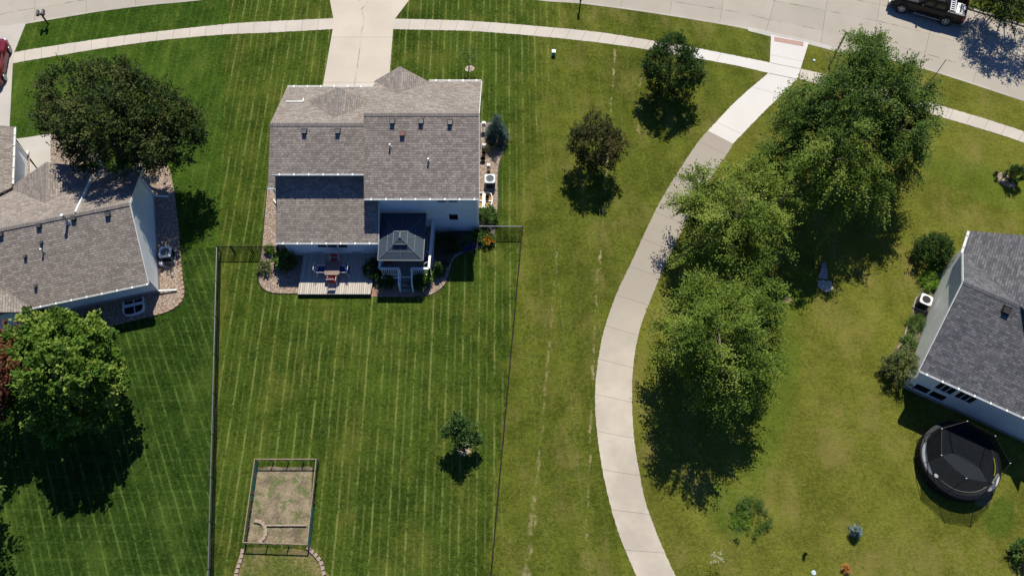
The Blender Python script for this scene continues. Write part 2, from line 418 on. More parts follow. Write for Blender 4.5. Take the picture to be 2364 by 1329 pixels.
# ------------------------------------------------------------------ materials
G_LEFT = grass('grass_left_yard', (0.011, 0.027, 0.005), (0.043, 0.083, 0.013), (0.12, 0.17, 0.03), 0.3, ang=R(26), period=0.44, line=0.55, linecol=(0.14, 0.22, 0.05), cross=0.16)
G_FRONT = grass('grass_left_front', (0.017, 0.043, 0.006), (0.066, 0.120, 0.016), (0.13, 0.17, 0.03), 0.45, ang=0.0, period=0.48, line=0.28, linecol=(0.17, 0.24, 0.05))
G_MID = grass('grass_mown_yard', (0.018, 0.040, 0.006), (0.084, 0.126, 0.017), (0.15, 0.155, 0.030), 0.5, ang=R(0.3), period=0.49, line=0.75, linecol=(0.24, 0.25, 0.08), blend=(-1.1, 5.0, 3.55, 43.0, (0.046, 0.065, 0.009), (0.146, 0.166, 0.025)))
G_SIDE = grass('grass_side_lawn', (0.046, 0.065, 0.009), (0.146, 0.166, 0.025), (0.20, 0.175, 0.055), 0.6, ang=R(4), period=1.15, line=0.35, linecol=(0.22, 0.20, 0.08),
               seams=((4.1, 6.5, 5.6, 24.5, 0.10, 0.7, (0.36, 0.31, 0.17)), (5.7, 24.0, 7.8, 42.8, 0.11, 0.8, (0.40, 0.34, 0.20)), (0.9, 5.0, 3.0, 25.5, 0.12, 0.55, (0.33, 0.27, 0.15)), (8.9, 34, 9.6, 41, 0.14, 0.5, (0.34, 0.28, 0.16)), (0.6, 3.5, 1.3, 9.5, 0.35, 0.6, (0.34, 0.28, 0.16))))
G_RIGHT = grass('grass_right_lawn', (0.074, 0.086, 0.012), (0.180, 0.190, 0.032), (0.22, 0.185, 0.060), 0.6, ang=R(20), period=1.6, line=0.10, linecol=(0.23, 0.21, 0.08),
                swath=((0, 0, 0, 0), ((15.6, 15.0, 7.0, 1.5, R(68), (0.105, 0.155, 0.020), 0.75), (12.3, 8.6, 1.3, 2.2, R(20), (0.075, 0.14, 0.018), 0.5), (18.2, 22.0, 2.2, 1.1, R(60), (0.12, 0.17, 0.022), 0.7),
                (27.5, 8.2, 1.7, 0.9, R(55), (0.060, 0.12, 0.016), 0.65), (26.8, 9.4, 0.7, 0.6, R(30), (0.36, 0.28, 0.17), 0.8), (17.6, 21.8, 0.35, 0.25, 0, (0.42, 0.34, 0.22), 0.8), (33.0, 30.5, 6, 2.0, R(-25), (0.10, 0.16, 0.02), 0.45))))
ROAD = concrete('road_concrete', 0.405, joint=3.95, jv=(1.5, 3.62, 5.4, 7.9), stain=0.12, warm=(1, 0.90, 0.765), panel=0.24, off=1.35)
WALK = concrete('sidewalk_concrete', 0.53, joint=1.22, stain=0.14, warm=(1, 0.90, 0.78), panel=0.10)
TRAIL = concrete('trail_concrete', 0.54, joint=2.25, stain=0.30, warm=(1, 0.885, 0.745), panel=0.25, off=1.1, worn=(15.0, 25.0, 0.85))
NEWC = concrete('new_concrete', 0.60, joint=4.6, stain=0.07, warm=(1, 0.965, 0.92), panel=0.06, off=2.6)
DRIVE = concrete('driveway_concrete', 0.54, joint=4.4, jv=(2.32,), stain=0.12, warm=(1, 0.885, 0.745), panel=0.10, off=2.1)
GRAV = gravel('river_gravel', [(0.30, 0.22, 0.16), (0.46, 0.35, 0.27), (0.20, 0.14, 0.11), (0.55, 0.47, 0.39), (0.37, 0.25, 0.19), (0.28, 0.24, 0.21), (0.50, 0.38, 0.26)])
SOIL = soil('garden_soil', (0.12, 0.098, 0.065), (0.31, 0.25, 0.165), (0.085, 0.125, 0.03), 0.85)
MULCH = soil('dark_mulch', (0.035, 0.026, 0.02), (0.12, 0.09, 0.07), (0.05, 0.06, 0.02), 0.4)
PAVER = bricks('red_pavers', (0.36, 0.21, 0.15), (0.26, 0.16, 0.12), (0.12, 0.09, 0.07))
SH1 = shingle('weathered_shingles', (0.165, 0.141, 0.124), (0.325, 0.285, 0.255), (0.22, 0.178, 0.155), (0.035, 0.03, 0.027))
SH3 = shingle('slate_shingles', (0.055, 0.060, 0.070), (0.160, 0.160, 0.170), (0.110, 0.088, 0.080), (0.02, 0.02, 0.023))
CAP1 = shingle('ridge_cap_shingles', (0.19, 0.168, 0.153), (0.26, 0.232, 0.213), (0.21, 0.18, 0.163), (0.06, 0.052, 0.048))
CAP3 = shingle('slate_cap_shingles', (0.10, 0.10, 0.108), (0.15, 0.15, 0.155), (0.12, 0.11, 0.105), (0.03, 0.03, 0.033))
SID1 = siding('white_siding', (0.80, 0.85, 0.88)); SID2 = siding('pale_siding', (0.84, 0.87, 0.88)); SID3 = siding('sage_siding', (0.80, 0.82, 0.80))
WHITE = plain('white_trim', (0.80, 0.80, 0.78), 0.45, vary=0.08); FOUND = plain('foundation_concrete', (0.32, 0.30, 0.28), 0.9, vary=0.2)
GLASS = plain('window_glass', (0.012, 0.014, 0.018), 0.08, spec=0.6); DGREY = plain('dark_grey_metal', (0.045, 0.048, 0.055), 0.5, 0.3)
BLACK = plain('black_coating', (0.012, 0.012, 0.013), 0.5); GALV = plain('galvanised_metal', (0.38, 0.40, 0.42), 0.4, 0.6)
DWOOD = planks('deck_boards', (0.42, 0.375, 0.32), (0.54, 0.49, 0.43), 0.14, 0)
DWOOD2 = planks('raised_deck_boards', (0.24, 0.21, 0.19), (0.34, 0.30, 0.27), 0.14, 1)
WOOD = plain('weathered_wood', (0.27, 0.20, 0.15), 0.85, vary=0.3, scale=10); BROWN = plain('brown_paint', (0.09, 0.035, 0.025), 0.6)
RED = plain('red_sling', (0.42, 0.05, 0.05), 0.75); BLUE = plain('blue_sling', (0.02, 0.06, 0.22), 0.75)
BARK = plain('bark', (0.06, 0.047, 0.036), 0.95, vary=0.35, scale=12); BARKP = plain('birch_bark', (0.30, 0.24, 0.19), 0.9, vary=0.35, scale=8)
TAN = plain('tan_plastic', (0.45, 0.38, 0.28), 0.6); POT = plain('clay_pot', (0.14, 0.07, 0.045), 0.8)

# ------------------------------------------------------------------ ground, lawns, road, walks
g = MB(); g.add([(-400, -400, -0.14), (400, -400, -0.14), (400, 600, -0.14), (-400, 600, -0.14)], [(0, 1, 2, 3)])
struct(g.build('ground', G_SIDE))
kpts = [Vector((-78, 20)), Vector((-58, 34)), Vector((-45.5, 41.9))]+[Vector(p[:2]) for p in PP((0, 68), (60, 55.7), (140, 42), (238, 26), (349, 12), (446, 3))]
kpts += [Vector((-18, 48.75)), Vector((-11, 49.3)), Vector((-4, 48.9))]+[Vector(p[:2]) for p in PP((1250, 2), (1340, 9), (1500, 30), (1700, 63), (1779, 82), (1867, 99), (2102, 151), (2364, 234))]+[Vector((47, 33.2)), Vector((66, 22)), Vector((90, 4))]
KL = smooth_line(kpts, 420)
KO = []
for i, p in enumerate(KL):
    d = (KL[min(i+1, len(KL)-1)]-KL[max(i-1, 0)]).normalized(); KO.append(p+Vector((-d.y, d.x))*0.16)
def off(line, w):
    r_ = []
    for i, p in enumerate(line):
        d = (line[min(i+1, len(line)-1)]-line[max(i-1, 0)]).normalized(); r_.append(p+Vector((-d.y, d.x))*w)
    return r_
def kseg(xa, xb, w=-0.02): return [p for p in off(KL, w) if xa <= p.x <= xb]
struct(patch(KL+[Vector((90, -60)), Vector((-110, -60))], 0.0, 0.16).build('lawn', G_RIGHT))
Y0 = -30
edgeLM = [P(528, 6), P(524, 80), P(514, 300), P(507, 560), P(494, 900), P(478, 1329)]
edgeLM2 = [Vector((-15.9, 0)), Vector((-15.5, Y0))]
edgeMS = [P(1292, 12), P(1285, 110), P(1243, 300), P(1207, 520), P(1170, 900), P(1134, 1329)]
edgeMS2 = [Vector((-1.5, 0)), Vector((-2.2, Y0))]
tr = PP((1812, 180), (1722, 258), (1664, 316), (1618, 382), (1570, 455), (1531, 530), (1498, 610), (1462, 690), (1434, 760), (1418, 850), (1416, 940), (1424, 1030), (1438, 1100), (1470, 1200), (1508, 1290), (1530, 1340))
def jl(l, n=40, j=0.05): return [p+Vector((random.uniform(-j, j), 0)) for p in smooth_line(l, n)]
L1, L2 = jl(edgeLM+edgeLM2, 90, 0.05), jl(edgeMS+edgeMS2, 260, 0.12)
xa, xb = L1[0].x, L2[0].x
cut = P(0, 440).y
l_front = [p for p in L1 if p.y > 25.6]; l_back = [p for p in L1 if p.y <= 25.6]
struct(patch(kseg(-66, xa)+l_front+[Vector((l_front[-1].x, 25.6)), Vector((-66, 25.6))], 0.004).build('lawn', G_FRONT))
struct(patch([Vector((-77, 25.6)), Vector((l_front[-1].x, 25.6))]+l_back+[Vector((-77, Y0))], 0.004).build('lawn', G_LEFT))
struct(patch(kseg(xa, xb)+L2+L1[::-1], 0.004).build('lawn', G_MID))
tl = smooth_line([Vector(p[:2]) for p in tr]+[Vector((9.8, -3)), Vector((13, Y0))], 60)
struct(patch(kseg(xb, P(1800, 90).x)+tl+L2[::-1], 0.004).build('lawn', G_SIDE))

# kerb and road
KERB = concrete('kerb_concrete', 0.45, joint=3.95, stain=0.25, warm=(1, 0.92, 0.82))
m = strip(KL, KO, 0.008, 420, skirt=0.14, smooth=False); struct(m.build('kerb', KERB))
m = strip(off(KL, 0.15), off(KL, 7.5), -0.095, 420, smooth=False); struct(m.build('road', ROAD))
FK = off(KL, 7.5); FO = off(KL, 7.66)
struct(strip(FK, FO, 0.008, 420, skirt=0.14, smooth=False).build('kerb', KERB))
fl = off(KL, 7.66)
struct(patch(fl+[Vector((150, 80)), Vector((150, 300)), Vector((-200, 300)), Vector((-160, 60))], 0.0, 0.14).build('lawn', G_SIDE))
# pedestrian ramp apron at the trail
ap = patch([P(1725, 62.5), P(1868, 93), P(1962, 121), P(1960, 127), P(1867, 103), P(1779, 85), P(1728, 72)], 0.013, 0.1)
struct(ap.build('ramp_apron', concrete('apron_concrete', 0.50, stain=0.25, warm=(1, .95, .88))))
# sidewalks
J = 0.02
sa = [P(-260, 190), P(-120, 156)]+PP((33, 122), (112, 108), (270, 85), (394, 70), (525, 56), (620, 50), (771, 43))
sb = [P(-260, 215), P(-120, 180)]+PP((30, 147), (110, 133), (263, 108), (394, 91), (525, 80), (620, 76), (768, 68))
struct(strip(sa, sb, 0.016, 260, J, 0.02).build('sidewalk', WALK))
sa = PP((911, 44), (1000, 46), (1100, 50), (1250, 62), (1382, 75), (1528, 98), (1606, 111))
sb = PP((906, 68), (1000, 70), (1100, 73), (1250, 85), (1382, 99), (1495, 115), (1590, 132))
struct(strip(sa, sb, 0.016, 240, J, 0.02).build('sidewalk', WALK))
sa = PP((1606, 111), (1700, 129.5), (1777, 145)); sb = PP((1590, 132), (1695, 151), (1774, 169))
struct(strip(sa, sb, 0.0165, 50, J, 0.02).build('sidewalk', NEWC))
sa = PP((1848, 159), (1950, 183), (2060, 212), (2164, 242), (2364, 304), (2620, 400)); sb = PP((1845, 183), (1945, 209), (2060, 237), (2161, 267), (2364, 330), (2600, 425))
struct(strip(sa, sb, 0.0165, 200, J, 0.02).build('sidewalk', WALK))
# trail
ta = PP((1634, 302), (1603, 340), (1535, 446), (1500, 513), (1460, 600), (1425, 674), (1400, 743), (1386, 800), (1376, 870), (1374, 940), (1380, 1010), (1390, 1080), (1405, 1150), (1425, 1220), (1450, 1285), (1470, 1329), (1500, 1390), (1560, 1500))
tb = PP((1692, 332), (1682, 350), (1632, 425), (1594, 493), (1541, 600), (1505.5, 683), (1477, 760), (1462, 844), (1459, 931), (1464, 1014), (1474.5, 1080), (1488, 1150), (1510, 1215), (1535, 1275), (1560, 1329), (1592, 1390), (1650, 1500))
struct(strip(ta, tb, 0.014, 420, 0.018, 0.02).build('path', TRAIL))
na = PP((1774, 169), (1700, 233), (1634, 302)); nb = PP((1841, 183), (1762, 260), (1692, 332))
struct(strip(na, nb, 0.0145, 90, 0.02, 0.02).build('path', NEWC))
ra = PP((1780, 81), (1777, 145), (1774, 169)); rb = PP((1867, 99), (1848, 159), (1841, 183))
struct(strip(ra, rb, 0.020, 12, 0, 0.03, smooth=False).build('ramp', NEWC))
tp = [P(1787, 86), P(1855, 98), P(1854, 108), P(1787, 96)]
pad = patch(tp, 0.028, 0.02); pad = pad.build('tactile_pad', plain('tactile_clay', (0.40, 0.26, 0.22), 0.9)); tag(pad, 'dusty red tactile warning strip at the top of the pale kerb ramp', 'tactile strip')
# joints of the ramp landing
jm = MB()
for a, b in (((1777, 145), (1848, 159)), ((1774, 169), (1841, 183))):
    jm.bar(P(*a, 0.021), P(*b, 0.021), 0.035, 0.004)
struct(jm.build('ramp_joint', plain('joint_filler', (0.12, 0.11, 0.10), 0.9)))
# driveways
da = PP((746, -60), (762, 3), (770, 43), (768, 68), (745, 200), (742, 225)); db = PP((965, -60), (943, 3), (912, 44), (908, 68), (897, 200), (895, 225))
struct(strip(da, db, 0.022, 40, 0.012, 0.03, smooth=False).build('driveway', DRIVE))
# left neighbour's drive and garden walk
ld = [P(-40, 66), P(60, 55), P(33, 122), P(30, 147), P(26, 220), P(22, 300), P(-260, 330), P(-210, 100)]
struct(patch(ld, 0.023, 0.03).build('driveway', concrete('left_drive_concrete', 0.47, stain=0.15)))
lw = [P(22, 300), P(28, 322), P(74, 316), P(117, 309), P(117, 392), P(110, 420), P(60, 420), P(60, 352), P(40, 330)]
struct(patch(lw, 0.024, 0.03).build('walkway', concrete('walk_concrete', 0.46, stain=0.15)))

# gravel beds
def bed(name, pts, mat, z=0.020, sm_=0): return struct(patch(pts, z, 0.02, 0.01, sm_).build(name, mat))
def edging(label, pts, col, n=60, r=0.03, brick=False, grp=None):
    l = smooth_line(pts, n)
    if not brick:
        m = MB(); m.path([(p.x, p.y, 0.03) for p in l], r, 6); return tag(m.build('bed_edging', col), label, 'garden edging')
w1 = PP((616, 436), (611, 500), (605, 565), (598, 620), (597, 645), (603, 662), (618, 673), (642, 677.5), (690, 678))
bed('gravel_bed', smooth_line(w1, 50)+[P(700, 585).xy, P(640, 500).xy, P(645, 436).xy], GRAV)
edging('dark scalloped edging round the gravel bed left of the low deck', w1, BLACK)
e1 = PP((1112, 284), (1138, 284), (1160, 302), (1168, 325), (1164, 345), (1152, 380), (1149, 420), (1150, 460), (1147, 495), (1143, 520), (1141, 545), (1122, 567), (1100, 576), (1078, 583), (1058, 592), (1045, 606), (1037, 635), (1024, 660), (1000, 678), (975, 684), (955, 684.5))
bed('gravel_bed', smooth_line(e1, 90)+[P(860, 684).xy, P(868, 620).xy, P(870, 540).xy, P(1095, 530).xy, P(1100, 284).xy], GRAV)
bed('mulch_bed', PP((1000, 540), (1110, 525), (1135, 545), (1118, 563), (1080, 577), (1050, 588), (1030, 620), (1005, 600)), MULCH, 0.026, 40)
edging('dark edging curving round the gravel bed right of the tan house', e1, BLACK, 110)
pv = bed('paver_path', PP((853, 630), (880, 630), (976, 640), (974, 685.5), (853, 684.5)), PAVER, 0.030)
w2 = PP((330, 330), (385, 380), (400, 430), (407, 480), (413, 560), (420, 640), (424, 672), (419, 694), (402, 710), (375, 722), (320, 735), (232, 757))
bed('gravel_bed', smooth_line(w2, 60)+[P(100, 780).xy, P(60, 700).xy, P(300, 600).xy, P(300, 400).xy], GRAV)
bed('gravel_bed', PP((117, 311), (150, 312), (200, 330), (230, 360), (260, 420), (117, 420)), GRAV, 0.021)
bed('gravel_bed', PP((60, 352), (69, 351), (69, 415), (60, 416)), GRAV, 0.026)
# brick edging of the left neighbour's bed, one block each
bm_ = MB().box((0, 0, 0.04), (0.27, 0.14, 0.09)); proto = bm_.build('edging_brick', plain('edging_block', (0.34, 0.24, 0.18), 0.9, vary=0.25))
ll = smooth_line(w2, 56)[22:]
for i, p in enumerate(ll[:-1]):
    o = proto if i == 0 else proto.copy()
    if i: scene.collection.objects.link(o)
    d = ll[i+1]-p; o.location = (p.x, p.y, 0); o.rotation_euler = (0, 0, math.atan2(d.y, d.x)+random.uniform(-.08, .08))
    tag(o, 'tan concrete edging block around the gravel bed of the left house', 'edging block', 'edging blocks round the left gravel bed')

# ------------------------------------------------------------------ houses
def onplane(x, y, zf):
    h = 4.0
    for _ in range(60):
        q = P(x, y, h); h = 0.5*h+0.5*zf(q.x, q.y)
    return P(x, y, h)
def walls(m, ring, z0=-0.1):
    n = len(ring); o = len(m.v)
    m.v += [(x, y, z0) for x, y, z in ring]+[(x, y, z) for x, y, z in ring]
    ar = sum(ring[i][0]*ring[(i+1) % n][1]-ring[(i+1) % n][0]*ring[i][1] for i in range(n))
    for i in range(n):
        j = (i+1) % n; f = (o+i, o+j, o+n+j, o+n+i); m.f.append(f if ar > 0 else f[::-1])
    return m
def gutter(parent, pts, name='gutter', sh=(0, 0, 0), step=0.9, w=0.11):
    m = MB()
    for a, b in zip(pts, pts[1:]):
        a, b = Vector(a), Vector(b); d = (b-a); L = d.length; d.normalize(); s_ = Vector((d.y, -d.x, 0)).normalized()
        m.bar(a+s_*w*0.5, b+s_*w*0.5, 0.02, 0.10); m.bar(a-s_*w*0.5, b-s_*w*0.5, 0.02, 0.10); m.bar(a-Vector((0, 0, .05)), b-Vector((0, 0, .05)), w, 0.012)
        k = step/2
        while k < L: m.box(a+d*k+Vector((0, 0, 0.045)), (0.09, w+0.05, 0.025), math.atan2(d.y, d.x)); k += step
    return m.build(name, WHITE, parent, sh)
def window(parent, c, w, h, nrm, sh=(0, 0, 0), div=0, name='window'):
    """c centre on the wall face, nrm outward normal (2D)"""
    n = Vector((nrm[0], nrm[1], 0)).normalized(); t = Vector((-n.y, n.x, 0)); c = Vector(c); u = Vector((0, 0, 1)); f = 0.06
    m = MB()
    for s_ in (-1, 1):
        m.bar(c+t*s_*(w/2+f/2)-u*(h/2+f)+n*.02, c+t*s_*(w/2+f/2)+u*(h/2+f)+n*.02, f, 0.06, up=n)
        m.bar(c+u*s_*(h/2+f/2)-t*w/2+n*.02, c+u*s_*(h/2+f/2)+t*w/2+n*.02, 0.06, f)
    for k in range(div): q = -w/2+w*(k+1)/(div+1); m.bar(c+t*q-u*h/2+n*.02, c+t*q+u*h/2+n*.02, 0.03, 0.03, up=n)
    o = m.build(name, WHITE, parent, sh)
    g_ = MB(); a = t*w/2; b = u*h/2; q = c+n*.008
    g_.add([q-a-b, q+a-b, q+a+b, q-a+b], [(0, 1, 2, 3)]); g_.build('pane', GLASS, o, sh); return o
def vent(parent, p, sh, slope_dir, size=0.27, mat=None, pitch=0.5, name='roof_vent'):
    """a low hooded box vent on a roof slope; slope_dir points downhill (2D)"""
    d = Vector((slope_dir[0], slope_dir[1], 0)).normalized(); t = Vector((-d.y, d.x, 0)); p = Vector(p); s_ = size/2
    dn = (d-Vector((0, 0, pitch))).normalized(); nn = dn.cross(t); nn = nn if nn.z > 0 else -nn
    m = MB(); b = [p+t*a*s_+dn*e*s_ for a, e in ((-1, -1), (1, -1), (1, 1), (-1, 1))]
    tp_ = [b[0]+nn*.06, b[1]+nn*.06, b[2]+nn*.20, b[3]+nn*.20]
    m.add(b+tp_, [(3, 2, 1, 0), (4, 5, 6, 7), (0, 1, 5, 4), (1, 2, 6, 5), (2, 3, 7, 6), (3, 0, 4, 7)])
    f = [p+t*a*s_*1.35+dn*e*s_*1.35+nn*.006 for a, e in ((-1, -1), (1, -1), (1, 1), (-1, 1))]; m.add(f, [(0, 1, 2, 3)])
    return m.build(name, mat or DGREY, parent, sh)
def pipe(parent, p, sh, h=0.26, r=0.05, name='vent_pipe', mat=None):
    p = Vector(p); m = MB(); m.tube(p-Vector((0, 0, .1)), p+Vector((0, 0, h)), r, r, 10); m.tube(p-Vector((0, 0, .06)), p+Vector((0, 0, .09)), r*2.6, r*1.2, 10)
    o = m.build(name, mat or GALV, parent, sh)
    c = MB().tube(p+Vector((0, 0, h)), p+Vector((0, 0, h+.05)), r*1.3, r*1.1, 10); c.build('cap', WHITE, o, sh); return o
def ridgecap(parent, a, b, ha, mat, sh, pitch=0.5, w=0.17):
    a, b = Vector(a), Vector(b); d = (b-a).normalized(); t = Vector((-d.y, d.x, 0)); dz = Vector((0, 0, w*pitch)); L = (b-a).length
    m = MB()
    for s_ in (-1, 1):
        q = [a+Vector((0, 0, .02)), b+Vector((0, 0, .02)), b+t*s_*w-dz+Vector((0, 0, .022)), a+t*s_*w-dz+Vector((0, 0, .022))]
        uv = [(0, 0), (0, L), (w, L), (w, 0)]
        if s_ > 0: m.add(q, [(0, 1, 2, 3)], [uv])
        else: m.add(q, [(3, 2, 1, 0)], [uv[::-1]])
    return m.build('ridge_cap', mat, parent, sh)

# ---- the tan roofed two-level house in the middle
ORG = Vector((-8, 30, 0)); S1 = (8, -30, 0)
H1 = thing('house', 'white sided split-level house with brown-grey shingle roofs between the driveway and the decks', 'house', ORG)
YR, HR, PM = 30.98, 7.10, 0.515
YL, HL = 30.71, 6.50
zmr = lambda x, y: HR-PM*(YR-y); zmf = lambda x, y: HR-PM*(y-YR)
zlr = lambda x, y: HL-0.5*(YL-y); zlf = lambda x, y: HL-0.5*(y-YL)
zw = lambda x, y: 2.60+0.5*(y-24.54)
w = MB()
T = 0.16
walls(w, [(-2.22, 26.87, zmr(0, 26.87)-T), (-2.22, YR, HR-T), (-2.22, 35.05, zmf(0, 35.05)-T), (-8.85, 35.05, zmf(0, 35.05)-T), (-8.85, YR, HR-T), (-8.85, 26.87, zmr(0, 26.87)-T)])
walls(w, [(-8.90, 28.37, zlr(0, 28.37)-T), (-8.90, YL, HL-T), (-8.90, 35.1, zlf(0, 35.1)-T), (-14.72, 35.1, zlf(0, 35.1)-T), (-14.72, YL, HL-T), (-14.72, 28.37, zlr(0, 28.37)-T)])
walls(w, [(-8.48, 25.02, zw(0, 25.02)-T), (-8.48, 28.3, zw(0, 28.3)-T), (-14.5, 28.3, zw(0, 28.3)-T), (-14.5, 25.02, zw(0, 25.02)-T)])
w.build('wall', SID1, H1, S1)
for x, y, z in ((-2.22, 26.87, 4.6), (-14.5, 25.02, 2.6), (-8.48, 25.02, 2.6)):
    MB().box((x, y, z/2), (0.11, 0.11, z)).build('corner_board', WHITE, H1, S1)
# garage door and entry door on the street side
gd = MB().box((-11.6, 35.13, 1.15), (4.9, 0.06, 2.3))
for k in range(4): gd.box((-11.6, 35.17, 0.3+0.56*k), (4.8, 0.02, 0.5))
gd.build('garage_door', WHITE, H1, S1)
dm = MB().box((-7.4, 35.08, 1.05), (0.95, 0.06, 2.1)).build('front_door', BROWN, H1, S1)
MB().tube((-7.05, 35.1, 1.0), (-7.05, 35.18, 1.0), 0.03).build('handle', GALV, dm, S1)
window(H1, (-4.1, 35.05, 1.9), 1.6, 1.2, (0, 1), S1, 1); window(H1, (-4.1, 35.05, 3.7), 1.6, 1.0, (0, 1), S1, 1)
xL, xR = -9.05, -2.02
rf = MB()
rf.slab([(xL, 26.42), (xR, 26.42), (xR, YR), (xL, YR)], zmr); rf.slab([(xL, YR), (xR, YR), (xR, 35.52), (xL, 35.52)], zmf)
xr, hg = -7.33, 5.68; yv = YR+(HR-hg)/PM
gx0, gx1 = xr-(hg-zmf(0, 35.52))/PM, xr+(hg-zmf(0, 35.52))/PM
rf.slab([(xr, yv), (xr, 35.95), (gx0, 35.52)], lambda x, y: hg+PM*(x-xr)+.012, 0.13, (0, 1)); rf.slab([(xr, yv), (xr, 35.95), (gx1, 35.52)], lambda x, y: hg-PM*(x-xr)+.012, 0.13, (0, 1))
rf.slab([(-14.88, YL), (xL-.02, YL), (xL-.02, 27.97), (-14.60, 27.97), (-14.60, 27.21), (-15.02, 27.21)], zlr)
rf.slab([(-14.88, YL), (xL-.02, YL), (xL-.02, 35.66), (-15.08, 35.66)], zlf)
B2 = onplane(772, 271, zlf); hb = B2.z; x2 = B2.x; hw = 2.1; yv2 = B2.y; yl2 = yv2+hw
rf.slab([(x2, yv2), (x2, yl2+.25), (x2-hw, yl2)], lambda x, y: hb+0.5*(x-x2)+.012, 0.10, (0, 1)); rf.slab([(x2, yv2), (x2, yl2+.25), (x2+hw, yl2)], lambda x, y: hb-0.5*(x-x2)+.012, 0.10, (0, 1))
rf.slab([(-14.76, 24.54), (-8.36, 24.54), (-8.36, 26.84), (-8.88, 26.84), (-8.88, 28.36), (-14.76, 28.36)], zw)
roof = rf.build('roof', SH1, H1, S1)
gw = MB()
gw.add([(gx0+.1, 35.5, zmf(0, 35.5)-.2), (gx1-.1, 35.5, zmf(0, 35.5)-.2), (xr, 35.5, hg-.18)], [(1, 0, 2)])
gw.add([(x2-hw+.1, yl2-.05, hb-hw*.5-.1), (x2+hw-.1, yl2-.05, hb-hw*.5-.1), (x2, yl2-.05, hb-.12)], [(1, 0, 2)])
gw.build('gable', SID1, H1, S1)
ridgecap(H1, (xL, YR, HR), (xR, YR, HR), 0, CAP1, S1); ridgecap(H1, (-14.88, YL, HL), (xL-.02, YL, HL), 0, CAP1, S1)
ridgecap(H1, (xr, yv, hg), (xr, 35.95, hg), 0, CAP1, S1, w=.15); ridgecap(H1, (x2, yv2, hb), (x2, yl2+.25, hb), 0, CAP1, S1, w=.15)
ze = zmr(0, 26.42)-.07
gutter(H1, [(xL, 26.36, ze), (xR, 26.36, ze)], sh=S1); gutter(H1, [(-14.76, 24.48, 2.53), (-8.36, 24.48, 2.53)], sh=S1)
gutter(H1, [(-14.76, 27.91, zlr(0, 27.97)-.07), (xL-.04, 27.91, zlr(0, 27.97)-.07)], sh=S1); gutter(H1, [(-15.05, 27.15, zlr(0, 27.21)-.07), (-14.62, 27.15, zlr(0, 27.21)-.07)], sh=S1)
gutter(H1, [(gx1+.05, 35.58, zmf(0, 35.52)-.05), (xR, 35.58, zmf(0, 35.52)-.05)], sh=S1); gutter(H1, [(-15.08, 35.72, zlf(0, 35.66)-.05), (-9.15, 35.72, zlf(0, 35.66)-.05)], sh=S1)
def rake(par, pts, sh=(0, 0, 0)):
    for a, b in zip(pts, pts[1:]): MB().bar((a[0], a[1], a[2]-.10), (b[0], b[1], b[2]-.10), 0.03, 0.17).build('rake_board', WHITE, par, sh)
rake(H1, [(xR+.02, 26.42, zmr(0, 26.42)), (xR+.02, YR, HR), (xR+.02, 35.52, zmf(0, 35.52))], S1)
rake(H1, [(-8.33, 24.54, 2.6), (-8.33, 26.84, zw(0, 26.84))], S1)
for x, y in ((906, 281), (972, 281), (1039, 283)): vent(H1, onplane(x, y, zmr), S1, (0, -1), pitch=PM)
vent(H1, onplane(929, 309, zmr), S1, (0, -1), pitch=PM, mat=plain('rusty_vent', (0.16, 0.085, 0.07), 0.8))
for x, y in ((703, 304), (780, 304)): vent(H1, onplane(x, y, zlr), S1, (0, -1))
pipe(H1, onplane(901, 340, zmr), S1); pipe(H1, onplane(989.5, 373, zmr), S1)
dd = MB(); a, b, c = onplane(661, 236, zlf)+Vector((0, 0, .06)), onplane(700, 236, zlf)+Vector((0, 0, .06)), onplane(701, 229, zlf)+Vector((0, 0, .06))
dd.bar(a, b, .07, .05); dd.bar(b, c, .07, .05); dd.build('vent_line', WHITE, H1, S1)
def onwallY(x, y, Y): h = hY(y, Y); q = P(x, y, h); return q
for x0, x1, yb in ((735, 755, 570), (758.5, 779.5, 570.5), (783.5, 804, 571)):
    a, b = onwallY(x0, yb, 25.02), onwallY(x1, yb, 25.02); window(H1, ((a.x+b.x)/2, 25.02, a.z+.5), b.x-a.x, 0.95, (0, -1), S1)
for x0, x1 in ((719, 748), (811, 838)):
    a, b = onwallY(x0, 583, 25.02), onwallY(x1, 583, 25.02); window(H1, ((a.x+b.x)/2, 25.02, .46), b.x-a.x, 0.16, (0, -1), S1)
for x0, x1 in ((1010.5, 1031), (1036, 1056)):
    a, b = onwallY(x0, 466, 26.87), onwallY(x1, 466, 26.87); window(H1, ((a.x+b.x)/2, 26.87, a.z+.45), b.x-a.x, 0.85, (0, -1), S1)
a, b = onwallY(1038, 506.5, 26.87), onwallY(1056.5, 493.5, 26.87); window(H1, ((a.x+b.x)/2, 26.87, (a.z+b.z)/2), b.x-a.x, b.z-a.z, (0, -1), S1)
ds = MB(); ds.bar((-14.42, 24.94, 2.45), (-14.42, 24.94, .5), .08); ds.bar((-14.42, 24.94, .5), P(675, 609, .1), .08); ds.build('downspout', WHITE, H1, S1)
ds = MB(); ds.bar((-2.3, 26.8, 4.6), (-2.3, 26.8, .1), .08, .06); ds.build('downspout', WHITE, H1, S1)
ds = MB(); ds.bar((-14.75, 27.2, 4.5), (-14.75, 27.2, .25), .08, .06); ds.bar((-14.75, 27.2, .25), P(632, 461, .1), .09); ds.build('downspout', WHITE, H1, S1)

